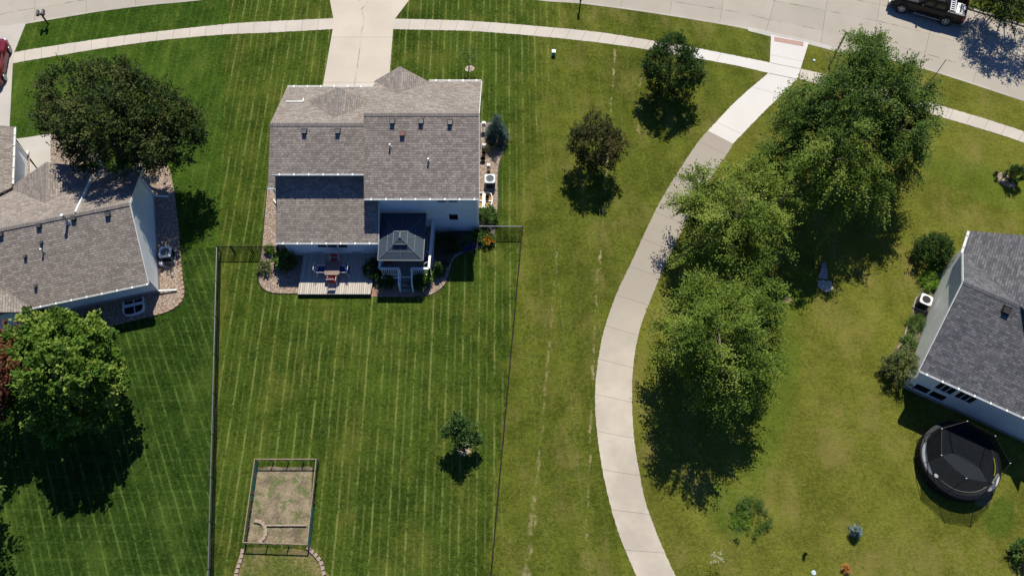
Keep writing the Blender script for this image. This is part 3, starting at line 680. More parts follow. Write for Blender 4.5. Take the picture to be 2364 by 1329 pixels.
# ---- left neighbour
A2 = R(13.8); O2 = Vector((-22.59, 22.37, 0))
H2 = thing('house', 'pale sided house with brown-grey shingle roof at the left edge beside the dark tree', 'house', O2, A2)
M2 = Matrix.Rotation(-A2, 3, 'Z')
def l2(p): return M2 @ (Vector(p)-O2)
EV, HE, RV, PR = -0.68, 2.50, 3.69, 0.533
HR2 = HE+PR*(RV-EV)
z2r = lambda u, v: HR2-PR*(RV-v); z2f = lambda u, v: HR2-PR*(v-RV)
w = MB(); UW = -16.5
walls(w, [(0, 0, z2r(0, 0)-T), (0, RV, HR2-T), (0, 7.38, z2f(0, 7.38)-T), (UW, 7.38, z2f(0, 7.38)-T), (UW, RV, HR2-T), (UW, 0, z2r(0, 0)-T)])
gp = 0.5; GU, GH = -11.3, 0
zg_r = lambda u, v: 2.60+gp*(-8.05-u); zg_l = lambda u, v: 2.60+gp*(u+14.55)
walls(w, [(-8.5, 7.4, 2.6), (-8.5, 12.9, 2.6), (-11.3, 12.9, 2.6+gp*3.25-T), (-14.1, 12.9, 2.6), (-14.1, 7.4, 2.6)])
wu = l2(P(72, 677, 2.5)).x
zq_r = lambda u, v: 2.50+0.5*(wu-u)
walls(w, [(wu-.4, -.55, 2.5), (wu-.4, 3, 2.5), (UW, 3, 2.5), (UW, -.55, 2.5)])
w.build('wall', SID2, H2)
fd = MB(); walls(fd, [(.015, -.015, .32), (.015, 7.4, .32), (UW, 7.4, .32), (UW, -.015, .32)]); fd.build('foundation', FOUND, H2)
rf = MB()
bt, bb = l2(onplane(213, 409, lambda x, y: z2f(*l2((x, y, 0)).xy))), l2(onplane(179, 487, lambda x, y: z2f(*l2((x, y, 0)).xy)))
ub = (bt.x+bb.x)/2
rf.slab([(UW, EV), (0.2, EV), (0.2, RV), (UW, RV)], z2r); rf.slab([(ub, RV), (0.2, RV), (0.2, 8.05), (ub, 8.05)], z2f)
rf.slab([(UW, RV), (ub, RV), (ub, 8.75), (UW, 8.75)], lambda u, v: z2f(u, v)+.03)
# entry gable
gv = l2(P(106, 387, 3.75)); vu = gv.x; zgab = 3.75
zlift = lambda u, v: z2f(u, v)+.03
yv_ = RV+(HR2+.03-zgab)/PR; hwg = (zgab-zlift(0, 8.75))/0.5
rf.slab([(vu, yv_), (vu, 8.9), (vu+hwg, 8.75)], lambda u, v: zgab-0.5*(u-vu)+.012, .12, (0, 1)); rf.slab([(vu, yv_), (vu, 8.9), (vu-hwg, 8.75)], lambda u, v: zgab+0.5*(u-vu)+.012, .12, (0, 1))
# garage wing
rf.slab([(-8.05, 8.4), (-8.05, 13.4), (-11.3, 13.4), (-11.3, 5.5)], zg_r); rf.slab([(-11.3, 5.5), (-11.3, 13.4), (-14.55, 13.4), (-14.55, 8.4)], zg_l)
# rear wing with its own east slope
vtop = RV-(HR2-zq_r(-10.3, 0))/PR
rf.slab([(wu, EV+0.95), (wu, -1.0), (-10.3, -1.0), (-10.3, vtop)], lambda u, v: zq_r(u, v)+.012, .13, (0, 1))
rf.slab([(-10.3, vtop), (-10.3, -1.0), (-14, -1.0), (-14, -.2)], lambda u, v: 2.5+.5*(wu+10.3)-.5*(-10.3-u)+.012, .13, (0, 1))
rf.build('roof', SH1, H2)
ridgecap(H2, (UW, RV, HR2+.02), (0.2, RV, HR2+.02), 0, CAP1, (0, 0, 0)); ridgecap(H2, (vu, yv_, zgab), (vu, 8.9, zgab), 0, CAP1, (0, 0, 0), w=.14)
st = MB(); st.bar((ub+.03, RV, HR2+.05), (ub+.03, 8.1, z2f(0, 8.1)+.05), 0.10, 0.22); st.build('roof_step_trim', WHITE, H2)
rake(H2, [(.22, EV, z2r(0, EV)), (.22, RV, HR2), (.22, 8.05, z2f(0, 8.05))])
gutter(H2, [(wu+.1, EV-.06, HE-.07), (.2, EV-.06, HE-.07)]); gutter(H2, [(-8.0, 8.75, 2.53), (-8.0, 13.4, 2.53)]); gutter(H2, [(wu+.06, EV+.9, 2.45), (wu+.06, -1.0, 2.45)])
gutter(H2, [(ub, 8.1, z2f(0, 8.05)-.06), (.2, 8.1, z2f(0, 8.05)-.06)])
zr_w = lambda x, y: z2r(*l2((x, y, 0)).xy)
for x, y in ((90, 520), (170, 503), (249, 495)): vent(H2, l2(onplane(x, y, zr_w)), (0, 0, 0), (0, -1))
for x, y in ((96, 560), (83, 661), (59, 592)): vent(H2, l2(onplane(x, y, zr_w)), (0, 0, 0), (0, -1), size=.16)
pipe(H2, l2(onplane(101, 582, zr_w)), (0, 0, 0), .35); pipe(H2, l2(onplane(157, 512, zr_w)), (0, 0, 0), .75, .08, 'flue', GALV); vent(H2, l2(onplane(2, 541, zr_w)), (0, 0, 0), (0, -1), size=.25)
for x in (267, 293):
    q = l2(P(x, 677-(x-267)*.22, 1.55)); window(H2, (q.x, 0, 1.75), .62, .75, (0, -1))
window(H2, (l2(P(95, 722, 1.5)).x, -.55, 1.5), 1.0, .8, (0, -1), name='window')
ds = MB(); ds.bar((-.02, -.06, 2.4), (-.02, -.06, .25), .08); ds.bar((-.02, -.06, .25), l2(P(408, 669, .12)), .09); ds.build('downspout', WHITE, H2)
ds = MB(); ds.bar((.06, 7.3, 2.3), (.06, 7.3, .25), .08); ds.bar((.06, 7.3, .25), l2(P(389, 454, .12)), .09); ds.build('downspout', WHITE, H2)
ds = MB(); ds.bar((-8.42, 12.9, 2.3), (-8.42, 12.9, .25), .08); ds.bar((-8.42, 12.9, .2), l2(P(64, 349, .12)), .10); ds.build('downspout', WHITE, H2)
gd = MB().box((-11.3, 12.95, 1.1), (4.6, .06, 2.2)); gd.build('garage_door', WHITE, H2)

# ---- right neighbour
A3 = R(-28); O3 = Vector((24.26, 15.64, 0)); M3 = Matrix.Rotation(-A3, 3, 'Z')
def l3(p): return M3 @ (Vector(p)-O3)
H3 = thing('house', 'grey-green sided house with dark slate shingle roof at the right edge behind the trampoline', 'house', O3, A3)
EV3, HE3, RV3, P3 = -0.25, 3.15, 4.72, 0.5
HR3 = HE3+P3*(RV3-EV3); VF3, HF3 = 7.85, HR3-P3*(7.85-RV3)
z3r = lambda u, v: HR3-P3*(RV3-v); z3f = lambda u, v: HR3-P3*(v-RV3)
UE = 16; UO = -.98; UL = -.62
w = MB()
walls(w, [(UL, 0.0, z3r(0, 0)-T), (UE, 0, z3r(0, 0)-T), (UE, RV3, HR3-T), (UE, 7.9, z3f(0, 7.9)-T), (UL, 7.9, z3f(0, 7.9)-T), (UL, RV3, HR3-T)])
walls(w, [(UL, 7.9, HF3-T), (UL, 9.3, HF3-T), (7, 9.3, HF3-T+.9), (7, 7.9, HF3)]); w.build('wall', SID3, H3)
fd = MB(); walls(fd, [(UL-.015, -.015, .28), (UE, -.015, .28), (UE, 9.32, .28), (UL-.015, 9.32, .28)]); fd.build('foundation', FOUND, H3)
rf = MB()
rf.slab([(UO, EV3), (UE, EV3), (UE, RV3), (UO, RV3)], z3r); rf.slab([(UO, RV3), (UE, RV3), (UE, VF3), (UO, VF3)], z3f)
zw3 = lambda u, v: HF3+P3*(u-UO)+.012
rv3 = RV3+.1
rf.slab([(UO, VF3), (UO, 9.5), (5.3, 9.9), (5.3, RV3+(HR3-zw3(5.3, 0))/P3)], zw3, .13, (0, 1)); zz3 = lambda u, v: zw3(5.3, 0)-P3*(u-5.3)
rf.slab([(5.3, 4.7), (5.3, 9.9), (11.5, 9.5), (11.5, 7.85)], zz3, .13, (0, 1))
rf.build('roof', SH3, H3); ridgecap(H3, (UO, RV3, HR3), (UE, RV3, HR3), 0, CAP3, (0, 0, 0)); 
gutter(H3, [(UO, EV3-.06, HE3-.07), (UE, EV3-.06, HE3-.07)]); gutter(H3, [(UO-.06, VF3, HF3-.05), (UO-.06, 9.5, HF3-.05)])
rake(H3, [(UO-.02, EV3, HE3), (UO-.02, RV3, HR3), (UO-.02, VF3, HF3)])
vent(H3, l3(onplane(2323, 716, lambda x, y: z3r(*l3((x, y, 0)).xy))), (0, 0, 0), (0, -1), size=.36, mat=BLACK)
q = l3(P(2194, 887, 2.55)); window(H3, (q.x, 0, 2.12), .95, 1.05, (0, -1), div=2); window(H3, (q.x+1.15, 0, 2.12), .95, 1.05, (0, -1), div=2)
q = l3(P(2139, 905, .9)); window(H3, (q.x-.3, 0, .85), .85, .75, (0, -1)); window(H3, (q.x+.65, 0, .85), .85, .75, (0, -1))
lm = MB(); q = l3(P(2171, 902, 1.5)); lm.box((q.x, -.06, 1.5), (.14, .12, .14)); lm.build('wall_box', WHITE, H3)

# ------------------------------------------------------------------ chain-link fences
def chain_fence(label, pts, h=0.95, step=2.4, name='chain_link_fence', group=None, railmat=None, wr=1.0):
    """black coated posts and top rail with real diamond wire"""
    p0 = Vector(pts[0]); root = thing(name, label, 'fence', (p0.x, p0.y, 0), 0, group); sh = (-p0.x, -p0.y, 0)
    rail = MB(); wire = MB()
    for a, b in zip(pts, pts[1:]):
        a, b = Vector((a[0], a[1], 0)), Vector((b[0], b[1], 0)); L = (b-a).length; d = (b-a)/L
        rail.tube(a+Vector((0, 0, h)), b+Vector((0, 0, h)), .030, n=8)
        n = max(1, round(L/step)); k0 = 0 if a == Vector((pts[0][0], pts[0][1], 0)) else 1
        for k in range(k0, n+1):
            q = a+d*(L*k/n); big = k in (0, n); pm = MB().tube(q, q+Vector((0, 0, h+.06)), .032 if big else .022, n=8)
            o = pm.build('post', BLACK, root, sh); MB().tube(q+Vector((0, 0, h+.06)), q+Vector((0, 0, h+.10)), .036 if big else .026, .012, 8).build('post_cap', BLACK, o, sh)
        s_ = 0.10; m = int(L/s_); hz = h-.03; run = hz
        for k in range(-int(run/s_)-1, m+1):
            for sg in (0, 1):
                x0, x1 = k*s_, k*s_+run; z0, z1 = (0.02, hz) if sg else (hz, 0.02)
                if x0 < 0: z0 += (z1-z0)*(-x0)/run; x0 = 0
                if x1 > L: z1 -= (z1-z0)*(x1-L)/(x1-x0); x1 = L
                if x1-x0 < .02: continue
                pa, pb = a+d*x0+Vector((0, 0, z0)), a+d*x1+Vector((0, 0, z1)); u = Vector((-d.y, d.x, 0))*.007*wr; v = Vector((0, 0, .009))*wr
                o = len(wire.v); wire.v += [tuple(pa+u-v*.5), tuple(pa-u-v*.5), tuple(pa+v), tuple(pb+u-v*.5), tuple(pb-u-v*.5), tuple(pb+v)]
                wire.f += [(o, o+1, o+4, o+3), (o+1, o+2, o+5, o+4), (o+2, o, o+3, o+5)]
    rail.build('top_rail', railmat or BLACK, root, sh); wire.build('wire_mesh', BLACK, root, sh); return root
FA = P(500, 569, .95); FBm = P(480, 1329, .95); d = (FBm-FA); FB = FA+d*1.35
chain_fence('long black chain-link fence dividing the dark left yard from the middle yard', [FA.xy, FB.xy], wr=.62, railmat=plain('dull_rail', (.12, .13, .15), .35, .3))
gA = P(510.5, 569, .95); gB = P(574, 569, .95)
chain_fence('black chain-link gate panel at the top end of the left fence', [FA.xy, P(531, 569, .95).xy], step=1.2)
chain_fence('narrow black chain-link walk gate between the left fence and the gravel bed', [P(534, 569, .95).xy, P(573, 569, .95).xy], step=1.2, name='chain_link_gate')
chain_fence('short black chain-link fence crossing the left gravel bed to the tan house', [gB.xy+Vector((.08, 0)), P(640, 569, .95).xy], step=2.0)
FC = P(1206, 523, .95)
chain_fence('silver-railed short chain-link fence between the orange flowers and the corner post', [P(1104, 522, .95).xy, FC.xy], step=2.6, railmat=GALV)
FD = P(1133, 1329, .95); FDm = P(1150, 1150, .95)
chain_fence('long black chain-link fence on the right side of the middle yard beside the side lawn', [FC.xy+Vector((0, -.06)), (FC+(FD-FC)*1.3).xy])

# ------------------------------------------------------------------ low deck and its dining set
zD = 0.30
dk = thing('low_deck', 'low grey plank deck with a dining table behind the tan house', 'deck', (-11.3, 23.5, 0)); s = (11.3, -23.5, 0)
dc = [(-13.66, 22.05), (-9.02, 22.05), (-8.80, 25.0), (-13.62, 25.0)]
MB().prism(dc, zD-.035, zD).build('deck_floor', DWOOD, dk, s)
m = MB(); m.bar((-13.66, 22.04, zD-.14), (-9.02, 22.04, zD-.14), .03, .20); m.bar((-13.66, 22.06, zD-.14), (-13.62, 25.0, zD-.14), .03, .20); m.bar((-9.02, 22.06, zD-.14), (-8.8, 25.0, zD-.14), .03, .20)
m.build('skirt_board', plain('dark_skirt', (0.03, 0.028, 0.025), 0.9), dk, s)
def chair(label, x, y, z, rz, mat, group, frame=WHITE):
    c = thing('patio_chair', label, 'chair', (x, y, z), rz, group)
    MB().box((0, 0, .42), (.48, .46, .03)).build('seat', mat, c)
    mb = Matrix.Rotation(R(-14), 3, 'X'); MB().box((0, -.31, .70), (.46, .025, .56), M=mb).build('backrest', mat, c)
    for sx in (-1, 1):
        MB().path([(sx*.27, .25, 0), (sx*.27, .22, .62), (sx*.27, -.24, .62)], .016, 6).build('arm', frame, c)
        MB().path([(sx*.26, -.36, 0), (sx*.26, -.20, .42), (sx*.25, -.38, .98)], .016, 6).build('leg', frame, c)
    MB().tube((-.25, -.38, .98), (.25, -.38, .98), .016, n=6).build('frame_rail', frame, c)
    return c
tc = P(767, 618, zD+.72)
t = thing('patio_table', 'brown oblong patio table in the middle of the low deck', 'table', (tc.x, tc.y, zD))
def rrect(w, h, r, n=5):
    o = []
    for cx, cy, a0 in ((w/2-r, h/2-r, 0), (-w/2+r, h/2-r, 90), (-w/2+r, -h/2+r, 180), (w/2-r, -h/2+r, 270)):
        for k in range(n+1): a = R(a0+90*k/n); o.append((cx+r*math.cos(a), cy+r*math.sin(a)))
    return o
TT = plain('brown_table', (0.20, 0.145, 0.12), 0.35)
MB().prism(rrect(.95, 1.02, .14), .69, .72).build('tabletop', TT, t)
for sx in (-1, 1):
    for sy in (-1, 1): MB().tube((sx*.40, sy*.42, 0), (sx*.36, sy*.38, .69), .022, n=6).build('leg', BROWN, t)
grp = 'sling chairs round the table on the low deck'
q = P(771, 602, zD+.5); chair('red sling chair on the house side of the patio table, in the shade', q.x, q.y, zD, math.pi, RED, grp)
q = P(767, 641, zD+.45); chair('red sling chair on the lawn side of the patio table, half in sun', q.x, q.y, zD, 0, RED, grp)
q = P(741, 622, zD+.5); chair('blue sling chair at the left side of the patio table', q.x, q.y, zD, -math.pi/2, BLUE, grp)
q = P(792, 622, zD+.5); chair('blue sling chair at the right side of the patio table', q.x, q.y, zD, math.pi/2, BLUE, grp)

# ------------------------------------------------------------------ raised deck with stairs
zU = 0.60
ud = thing('raised_deck', 'raised deck with white railing and a short stair under the grey gazebo', 'deck', (-6.9, 24.9, 0)); s = (6.9, -24.9, 0)
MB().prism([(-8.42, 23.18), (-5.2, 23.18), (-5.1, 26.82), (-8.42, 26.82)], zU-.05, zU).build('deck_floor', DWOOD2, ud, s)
m = MB().bar((-8.42, 23.17, zU-.18), (-5.2, 23.17, zU-.18), .03, .24); m.bar((-5.19, 23.18, zU-.18), (-5.09, 26.8, zU-.18), .03, .24); m.build('rim_board', WHITE, ud, s)
m = MB()
for x in (-8.3, -7.2, -6.2, -5.3):
    for y in (23.3, 25.0): m.box((x, y, (zU-.06)/2), (.1, .1, zU-.06))
m.build('support_posts', WOOD, ud, s)
zr = zU+.95
def railing(pts, name='railing'):
    o = None; cap = MB(); bal = MB(); post = MB()
    for a, b in zip(pts, pts[1:]):
        a, b = Vector(a), Vector(b); L = (b-a).length; d = (b-a).normalized()
        cap.bar(a+Vector((0, 0, zr)), b+Vector((0, 0, zr)), .14, .04); cap.bar(a+Vector((0, 0, zU+.10)), b+Vector((0, 0, zU+.10)), .05, .07); cap.bar(a+Vector((0, 0, zr-.08)), b+Vector((0, 0, zr-.08)), .05, .07)
        n = max(2, int(L/.13))
        for k in range(1, n): q = a+d*(L*k/n); bal.bar(q+Vector((0, 0, zU+.1)), q+Vector((0, 0, zr-.05)), .038)
        for q in (a, b): post.bar(q+Vector((0, 0, zU-.2)), q+Vector((0, 0, zr)), .10)
    o = cap.build(name, WHITE, ud, s); bal.build('balusters', WHITE, o, s); post.build('newel_posts', WHITE, o, s)
railing([(-8.36, 24.45, 0), (-8.36, 23.24, 0), (-7.12, 23.24, 0)]); railing([(-6.35, 23.24, 0), (-5.24, 23.24, 0), (-5.14, 26.75, 0)])
sm_ = MB()
for k, (yy, zz) in enumerate(((22.98, .45), (22.70, .30), (22.42, .15))):
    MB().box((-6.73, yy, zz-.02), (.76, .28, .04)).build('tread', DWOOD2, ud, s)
    MB().box((-6.73, yy+.13, zz-.11), (.74, .02, .16)).build('riser', plain('dark_riser', (0.06, 0.05, 0.045), .9), ud, s)
for x in (-7.14, -6.32):
    MB().add([(x-.02, 23.16, .58), (x-.02, 22.3, .12), (x-.02, 22.3, 0), (x-.02, 23.16, .3), (x+.02, 23.16, .58), (x+.02, 22.3, .12), (x+.02, 22.3, 0), (x+.02, 23.16, .3)],
             [(0, 1, 2, 3), (7, 6, 5, 4), (0, 4, 5, 1), (1, 5, 6, 2), (2, 6, 7, 3), (3, 7, 4, 0)]).build('stringer', WHITE, ud, s)
    m = MB(); m.bar((x, 23.16, zr), (x, 22.36, 1.05), .07, .04); m.bar((x, 22.36, .1), (x, 22.36, 1.05), .08); m.bar((x, 22.9, .6), (x, 22.9, 1.5), .035); m.bar((x, 22.6, .4), (x, 22.6, 1.25), .035); m.build('stair_rail', WHITE, ud, s)

# gazebo
zg = 2.5
A_, B_, C_, D_ = P(872, 601, zg), P(977, 601.5, zg), P(984, 493, zg), P(880, 492.5, zg)
C_.y = D_.y = min(C_.y, 26.78)
gc = (A_+B_+C_+D_)/4; gz = thing('gazebo', 'grey hardtop gazebo with a small raised second roof standing on the raised deck', 'gazebo', (gc.x, gc.y, zU)); s = (-gc.x, -gc.y, -zU)
GR = plain('gazebo_panel', (0.042, 0.062, 0.085), 0.6, 0.0, 0.2, 0.06); GRF = plain('gazebo_frame', (0.09, 0.11, 0.135), 0.5, vary=.08)
ctr = P(924.5, 549, 3.1); ctr.z = 0; zt = 3.02
U_ = [Vector((ctr.x-.33, ctr.y-.36, zt)), Vector((ctr.x+.33, ctr.y-.36, zt)), Vector((ctr.x+.33, ctr.y+.36, zt)), Vector((ctr.x-.33, ctr.y+.36, zt))]
L_ = [A_, B_, C_, D_]
m = MB()
for i in range(4): m.add([L_[i], L_[(i+1) % 4], U_[(i+1) % 4], U_[i]], [(0, 1, 2, 3)])
o = m.build('roof', GR, gz, s); mod = o.modifiers.new('solid', 'SOLIDIFY'); mod.thickness = 0.012; mod.offset = -1
T_ = [Vector((ctr.x+a*.44, ctr.y+b*.47, 3.12)) for a, b in ((-1, -1), (1, -1), (1, 1), (-1, 1))]
R1, R2 = Vector((ctr.x, ctr.y-.10, 3.33)), Vector((ctr.x, ctr.y+.20, 3.33))
m = MB(); m.add([T_[0], T_[1], R1], [(0, 1, 2)]); m.add([T_[1], T_[2], R2, R1], [(0, 1, 2, 3)]); m.add([T_[2], T_[3], R2], [(0, 1, 2)]); m.add([T_[3], T_[0], R1, R2], [(0, 1, 2, 3)])
o = m.build('upper_roof', GR, gz, s); mod = o.modifiers.new('solid', 'SOLIDIFY'); mod.thickness = 0.012; mod.offset = -1
m = MB(); m.tube(R1-Vector((0, .05, .02)), R2+Vector((0, .05, -.02)), .085, n=10)
m.build('ridge_cap', GRF, gz, s)
m = MB()
for i in range(4):
    a, b = L_[i], L_[(i+1) % 4]; u, v = U_[i], U_[(i+1) % 4]
    m.bar(a+Vector((0, 0, .01)), u+Vector((0, 0, .01)), .045, .03); m.bar(a, b, .05, .06); m.bar((a+b)/2+Vector((0, 0, .01)), (u+v)/2+Vector((0, 0, .01)), .03, .03)
    e, f = a.lerp(u, .52), b.lerp(v, .52); m.bar(e+Vector((0, 0, .008)), f+Vector((0, 0, .008)), .025, .02); m.bar(T_[i], T_[(i+1) % 4], .03, .03); m.bar(T_[i]+Vector((0, 0, .01)), (R1 if i < 2 else R2)+Vector((0, 0, .01)), .03, .03)
m.build('roof_frame', GRF, gz, s)
for x, y in ((-8.02, 23.45), (-5.62, 23.45), (-5.62, 26.2), (-8.02, 26.2)): MB().bar((x, y, zU), (x, y, zg), .09).build('post', DGREY, gz, s)
q = P(899, 607, zU+.5); chair('red chair under the grey gazebo roof, behind the front railing', q.x, q.y+.25, zU, math.pi*.9, RED, None, DGREY)
q = P(984, 600, zU+.5); chair('blue chair in the right corner of the raised deck', q.x-.1, q.y, zU, 2.2, BLUE, None, WHITE)

# ------------------------------------------------------------------ air conditioners, window wells, house-side things
def ac(label, x, y, rz, w=.78, h=.80, top=None, side=None, fan=True):
    top = top or plain('ac_top', (0.50, 0.54, 0.58), 0.5); side = side or plain('ac_side', (0.13, 0.15, 0.17), 0.6)
    r_ = thing('air_conditioner', label, 'air conditioner', (x, y, 0), rz, 'air conditioners beside the houses')
    MB().box((0, 0, .05), (w+.12, w+.12, .10)).build('pad', FOUND, r_)
    m = MB().prism(rrect(w, w, .08, 3), .10, h-.05)
    b = m.build('cabinet', side, r_)
    m = MB()
    for k in range(9): 
        z = .16+k*(h-.25)/9
        for a, b_, c in ((0, 1, 0), (0, -1, 0), (1, 0, 1), (-1, 0, 1)): m.box((a*(w/2+.004), b_*(w/2+.004), z), ((w-.2) if c == 0 else .02, (w-.2) if c == 1 else .02, .03))
    m.build('louvres', BLACK if side else side, b)
    n = 28; m = MB(); ri = w*.37; out = [((w/2+.01)*math.cos(a)*(abs(math.cos(a))**7+abs(math.sin(a))**7)**(-1/7), (w/2+.01)*math.sin(a)*(abs(math.cos(a))**7+abs(math.sin(a))**7)**(-1/7)) for a in [2*math.pi*i/40 for i in range(40)]]
    inn = [(ri*math.cos(math.atan2(p[1], p[0])), ri*math.sin(math.atan2(p[1], p[0]))) for p in out]; k = len(out)
    m.v = [(p[0], p[1], h) for p in out]+[(p[0], p[1], h) for p in inn]+[(p[0], p[1], h-.07) for p in out]+[(p[0], p[1], h-.12) for p in inn]
    for i in range(k):
        j = (i+1) % k; m.f += [(i, j, k+j, k+i), (i, 2*k+i, 2*k+j, j), (k+i, k+j, 3*k+j, 3*k+i)]
    m.build('top_cover', top, r_)
    m = MB(); m.tube((0, 0, h-.30), (0, 0, h-.29), ri, n=24); m.build('fan_well', BLACK, r_)
    m = MB()
    for a in range(4):
        t_ = a*math.pi/2+.4; c_, s_ = math.cos(t_), math.sin(t_)
        m.add([(c_*.06-s_*.02, s_*.06+c_*.02, h-.17), (c_*ri*.9-s_*.10, s_*ri*.9+c_*.10, h-.14), (c_*ri*.92+s_*.09, s_*ri*.92-c_*.09, h-.20), (c_*.06+s_*.05, s_*.06-c_*.05, h-.18)], [(0, 1, 2, 3)])
    m.tube((0, 0, h-.22), (0, 0, h-.10), .08, n=12); f = m.build('fan', GALV, r_)
    m = MB()
    for rr in (.35, .7, 1.0): 
        pts = [(ri*rr*math.cos(2*math.pi*i/24), ri*rr*math.sin(2*math.pi*i/24), h+.005) for i in range(25)]; m.path(pts, .005, 4)
    for a in range(6): m.tube((0, 0, h+.01), (ri*math.cos(a*math.pi/3), ri*math.sin(a*math.pi/3), h+.005), .005, n=4)
    m.build('guard', DGREY, r_); return r_
q = P(1131, 412, .8); ac('blue-grey air conditioner in the gravel right of the tan house', q.x, q.y, 0, .70, .80)
q = P(380, 580, .8); ac('white-topped air conditioner beside the pale left house gable wall', q.x, q.y, R(6), .76, .75, plain('ac_pale_top', (0.62, 0.65, 0.67), .5), plain('ac_blue_side', (0.16, 0.19, 0.21), .6))
q = P(2139, 691, .85); ac('white-topped air conditioner with dark sides by the slate-roofed house', q.x, q.y, R(-28), .70, .85, plain('ac_white_top', (0.75, 0.75, 0.73), .5), plain('ac_black_side', (0.03, 0.03, 0.032), .6))
def well(label, pts, zt, mat, parent_loc, ladder=True, inner=MULCH, depth=.9):
    l = smooth_line([Vector((p[0], p[1])) for p in pts], 26); x0, y0 = parent_loc
    r_ = thing('window_well', label, 'window well', (x0, y0, 0)); s = (-x0, -y0, 0)
    m = MB(); n = len(l); c = sum((p for p in l), Vector((0, 0)))/n
    for p in l:
        w_ = (p-c).normalized()*.03; m.v += [(p.x, p.y, .0), (p.x, p.y, zt), (p.x+w_.x*1.8, p.y+w_.y*1.8, zt), (p.x+w_.x*1.8, p.y+w_.y*1.8, 0)]
    for i in range(n-1):
        o = 4*i
        for a in range(3): m.f.append((o+a, o+4+a, o+5+a, o+1+a))
    m.build('liner', mat, r_, s)
    f = MB(); f.v = [(p.x, p.y, .035) for p in l]; f.f = [tuple(range(n))]; f.build('floor', inner, r_, s)
    a, b = l[0].lerp(l[-1], .5), l[n//2]
    MB().bar((a.x, a.y, .10), (b.x, b.y, .10), .05, .05).build('step_bar', mat, r_, s)
    if ladder: a, b = l[3], l[-4]; MB().bar((a.x, a.y, .14), (b.x, b.y, .14), .20, .04).build('step', mat, r_, s)
    return r_
a = [P(284, 695, .25), P(286, 722, .25), P(300, 725, .25), P(320, 719, .25), P(329, 711, .25), P(328, 685, .25)]
well('white-rimmed window well in shade below the left house rear windows', a, .25, plain('white_well', (0.62, 0.66, 0.72), .5), P(305, 705).xy, inner=BLACK)
a = [P(1107, 445, .2), P(1130, 445, .2), P(1135, 455, .2), P(1134, 470, .2), P(1128, 477, .2), P(1106, 478, .2)]
well('white-rimmed window well holding a pot, right of the tan house', a, .2, WHITE, P(1120, 462).xy, inner=soil('well_floor', (.26, .16, .06), (.42, .30, .14), (.2, .15, .03)))
def pot(label, x, y, r=.16, h=.3, mat=POT, zz=0.02, grp=None):
    q = P(x, y, h); m = MB(); m.tube((0, 0, 0), (0, 0, h), r*.75, r, 14); m.tube((0, 0, h-.03), (0, 0, h), r*1.1, r*1.1, 14)
    o = m.build('flower_pot', mat); o.location = (q.x, q.y, zz); tag(o, label, 'pot', grp)
    return o
pot('small brown pot standing in the white-rimmed window well', 1125, 455, .13, .25, POT, .05); pot('round black pot in gravel against the tan house wall', 1115, 366, .17, .28, BLACK); pot('rust brown pot above the black pot by the tan house wall', 1117, 353, .14, .2)
q = P(1128, 381, .25); b = MB().box((0, 0, .14), (.20, .17, .24)); b.box((0, 0, .275), (.22, .19, .04)); o = b.build('utility_box', WHITE); o.location = (q.x, q.y, 0.02); tag(o, 'small white utility box in gravel above the air conditioner', 'utility box')
q = P(1128, 393, .15); b = MB().box((0, 0, .1), (.22, .24, .16)); b.box((0, 0, .19), (.14, .14, .04)); o = b.build('storage_box', BROWN); o.location = (q.x, q.y, 0.02); tag(o, 'small dark brown box between the utility box and the air conditioner', 'box')
# white meter and hose things on the east wall
r_ = thing('hose_reel', 'white hose reel in gravel below the blue spruce', 'hose reel', (P(1119, 335, .3).x, P(1119, 335, .3).y, 0.02))
m = MB(); m.tube((-.14, 0, .25), (.14, 0, .25), .12, n=14); m.build('drum', WHITE, r_)
for sx in (-1, 1): m = MB(); m.tube((sx*.14, 0, .25), (sx*.16, 0, .25), .20, n=16); m.bar((sx*.17, -.15, 0), (sx*.17, 0, .28), .03); m.bar((sx*.17, .15, 0), (sx*.17, 0, .28), .03); m.build('side_frame', GALV, r_)
r_ = thing('gas_meter', 'white gas meter on the wall left of the blue spruce', 'meter', (P(1117, 288, .6).x, P(1117, 288, .6).y, 0.02))
m = MB(); m.box((0, 0, .62), (.26, .2, .34)); m.tube((0, 0, .80), (0, 0, .86), .10, n=12); m.build('body', WHITE, r_); m = MB(); m.tube((-.07, 0, 0), (-.07, 0, .48), .02, n=6); m.tube((.07, 0, .48), (.2, 0, .3), .02, n=6); m.build('riser_pipe', GALV, r_)
r_ = thing('gas_meter', 'white-piped meter low on the left house gable wall below its air conditioner', 'meter', (P(374, 611, .3).x, P(374, 611, .3).y, 0.02))
m = MB(); m.box((0, 0, .4), (.2, .16, .26)); m.build('body', WHITE, r_); m = MB(); m.tube((0, 0, 0), (0, 0, .3), .02, n=6); m.tube((.0, 0, .3), (.2, -.1, .12), .02, n=6); m.build('riser_pipe', WHITE, r_)

# ------------------------------------------------------------------ vegetable garden
soil_o = struct(patch(smooth_line(PP((593, 1077), (724, 1077)), 14)+smooth_line(PP((722, 1082), (712, 1256)), 16)+smooth_line(PP((706, 1258), (570, 1254)), 14)+smooth_line(PP((568, 1248), (590, 1082)), 16), 0.012, 0.0, 0.04).build('soil_bed', SOIL))
struct(patch(PP((566, 1262), (705, 1270), (745, 1310), (752, 1345), (548, 1345), (553, 1310)), 0.010, 0.0, 0.03, 50).build('lawn', grass('grass_thin_bed', (0.06, 0.085, 0.02), (0.17, 0.18, 0.04), (0.30, 0.23, 0.12), .9, line=0.02)))
gh = .75
c4 = [P(588, 1059, gh), P(730, 1059, gh), P(709, 1256, gh), P(561, 1251, gh)]
GREEN = netting('green_netting', (0.07, 0.30, 0.19), 0.85); GREY = netting('grey_netting', (0.14, 0.13, 0.10), 0.30)
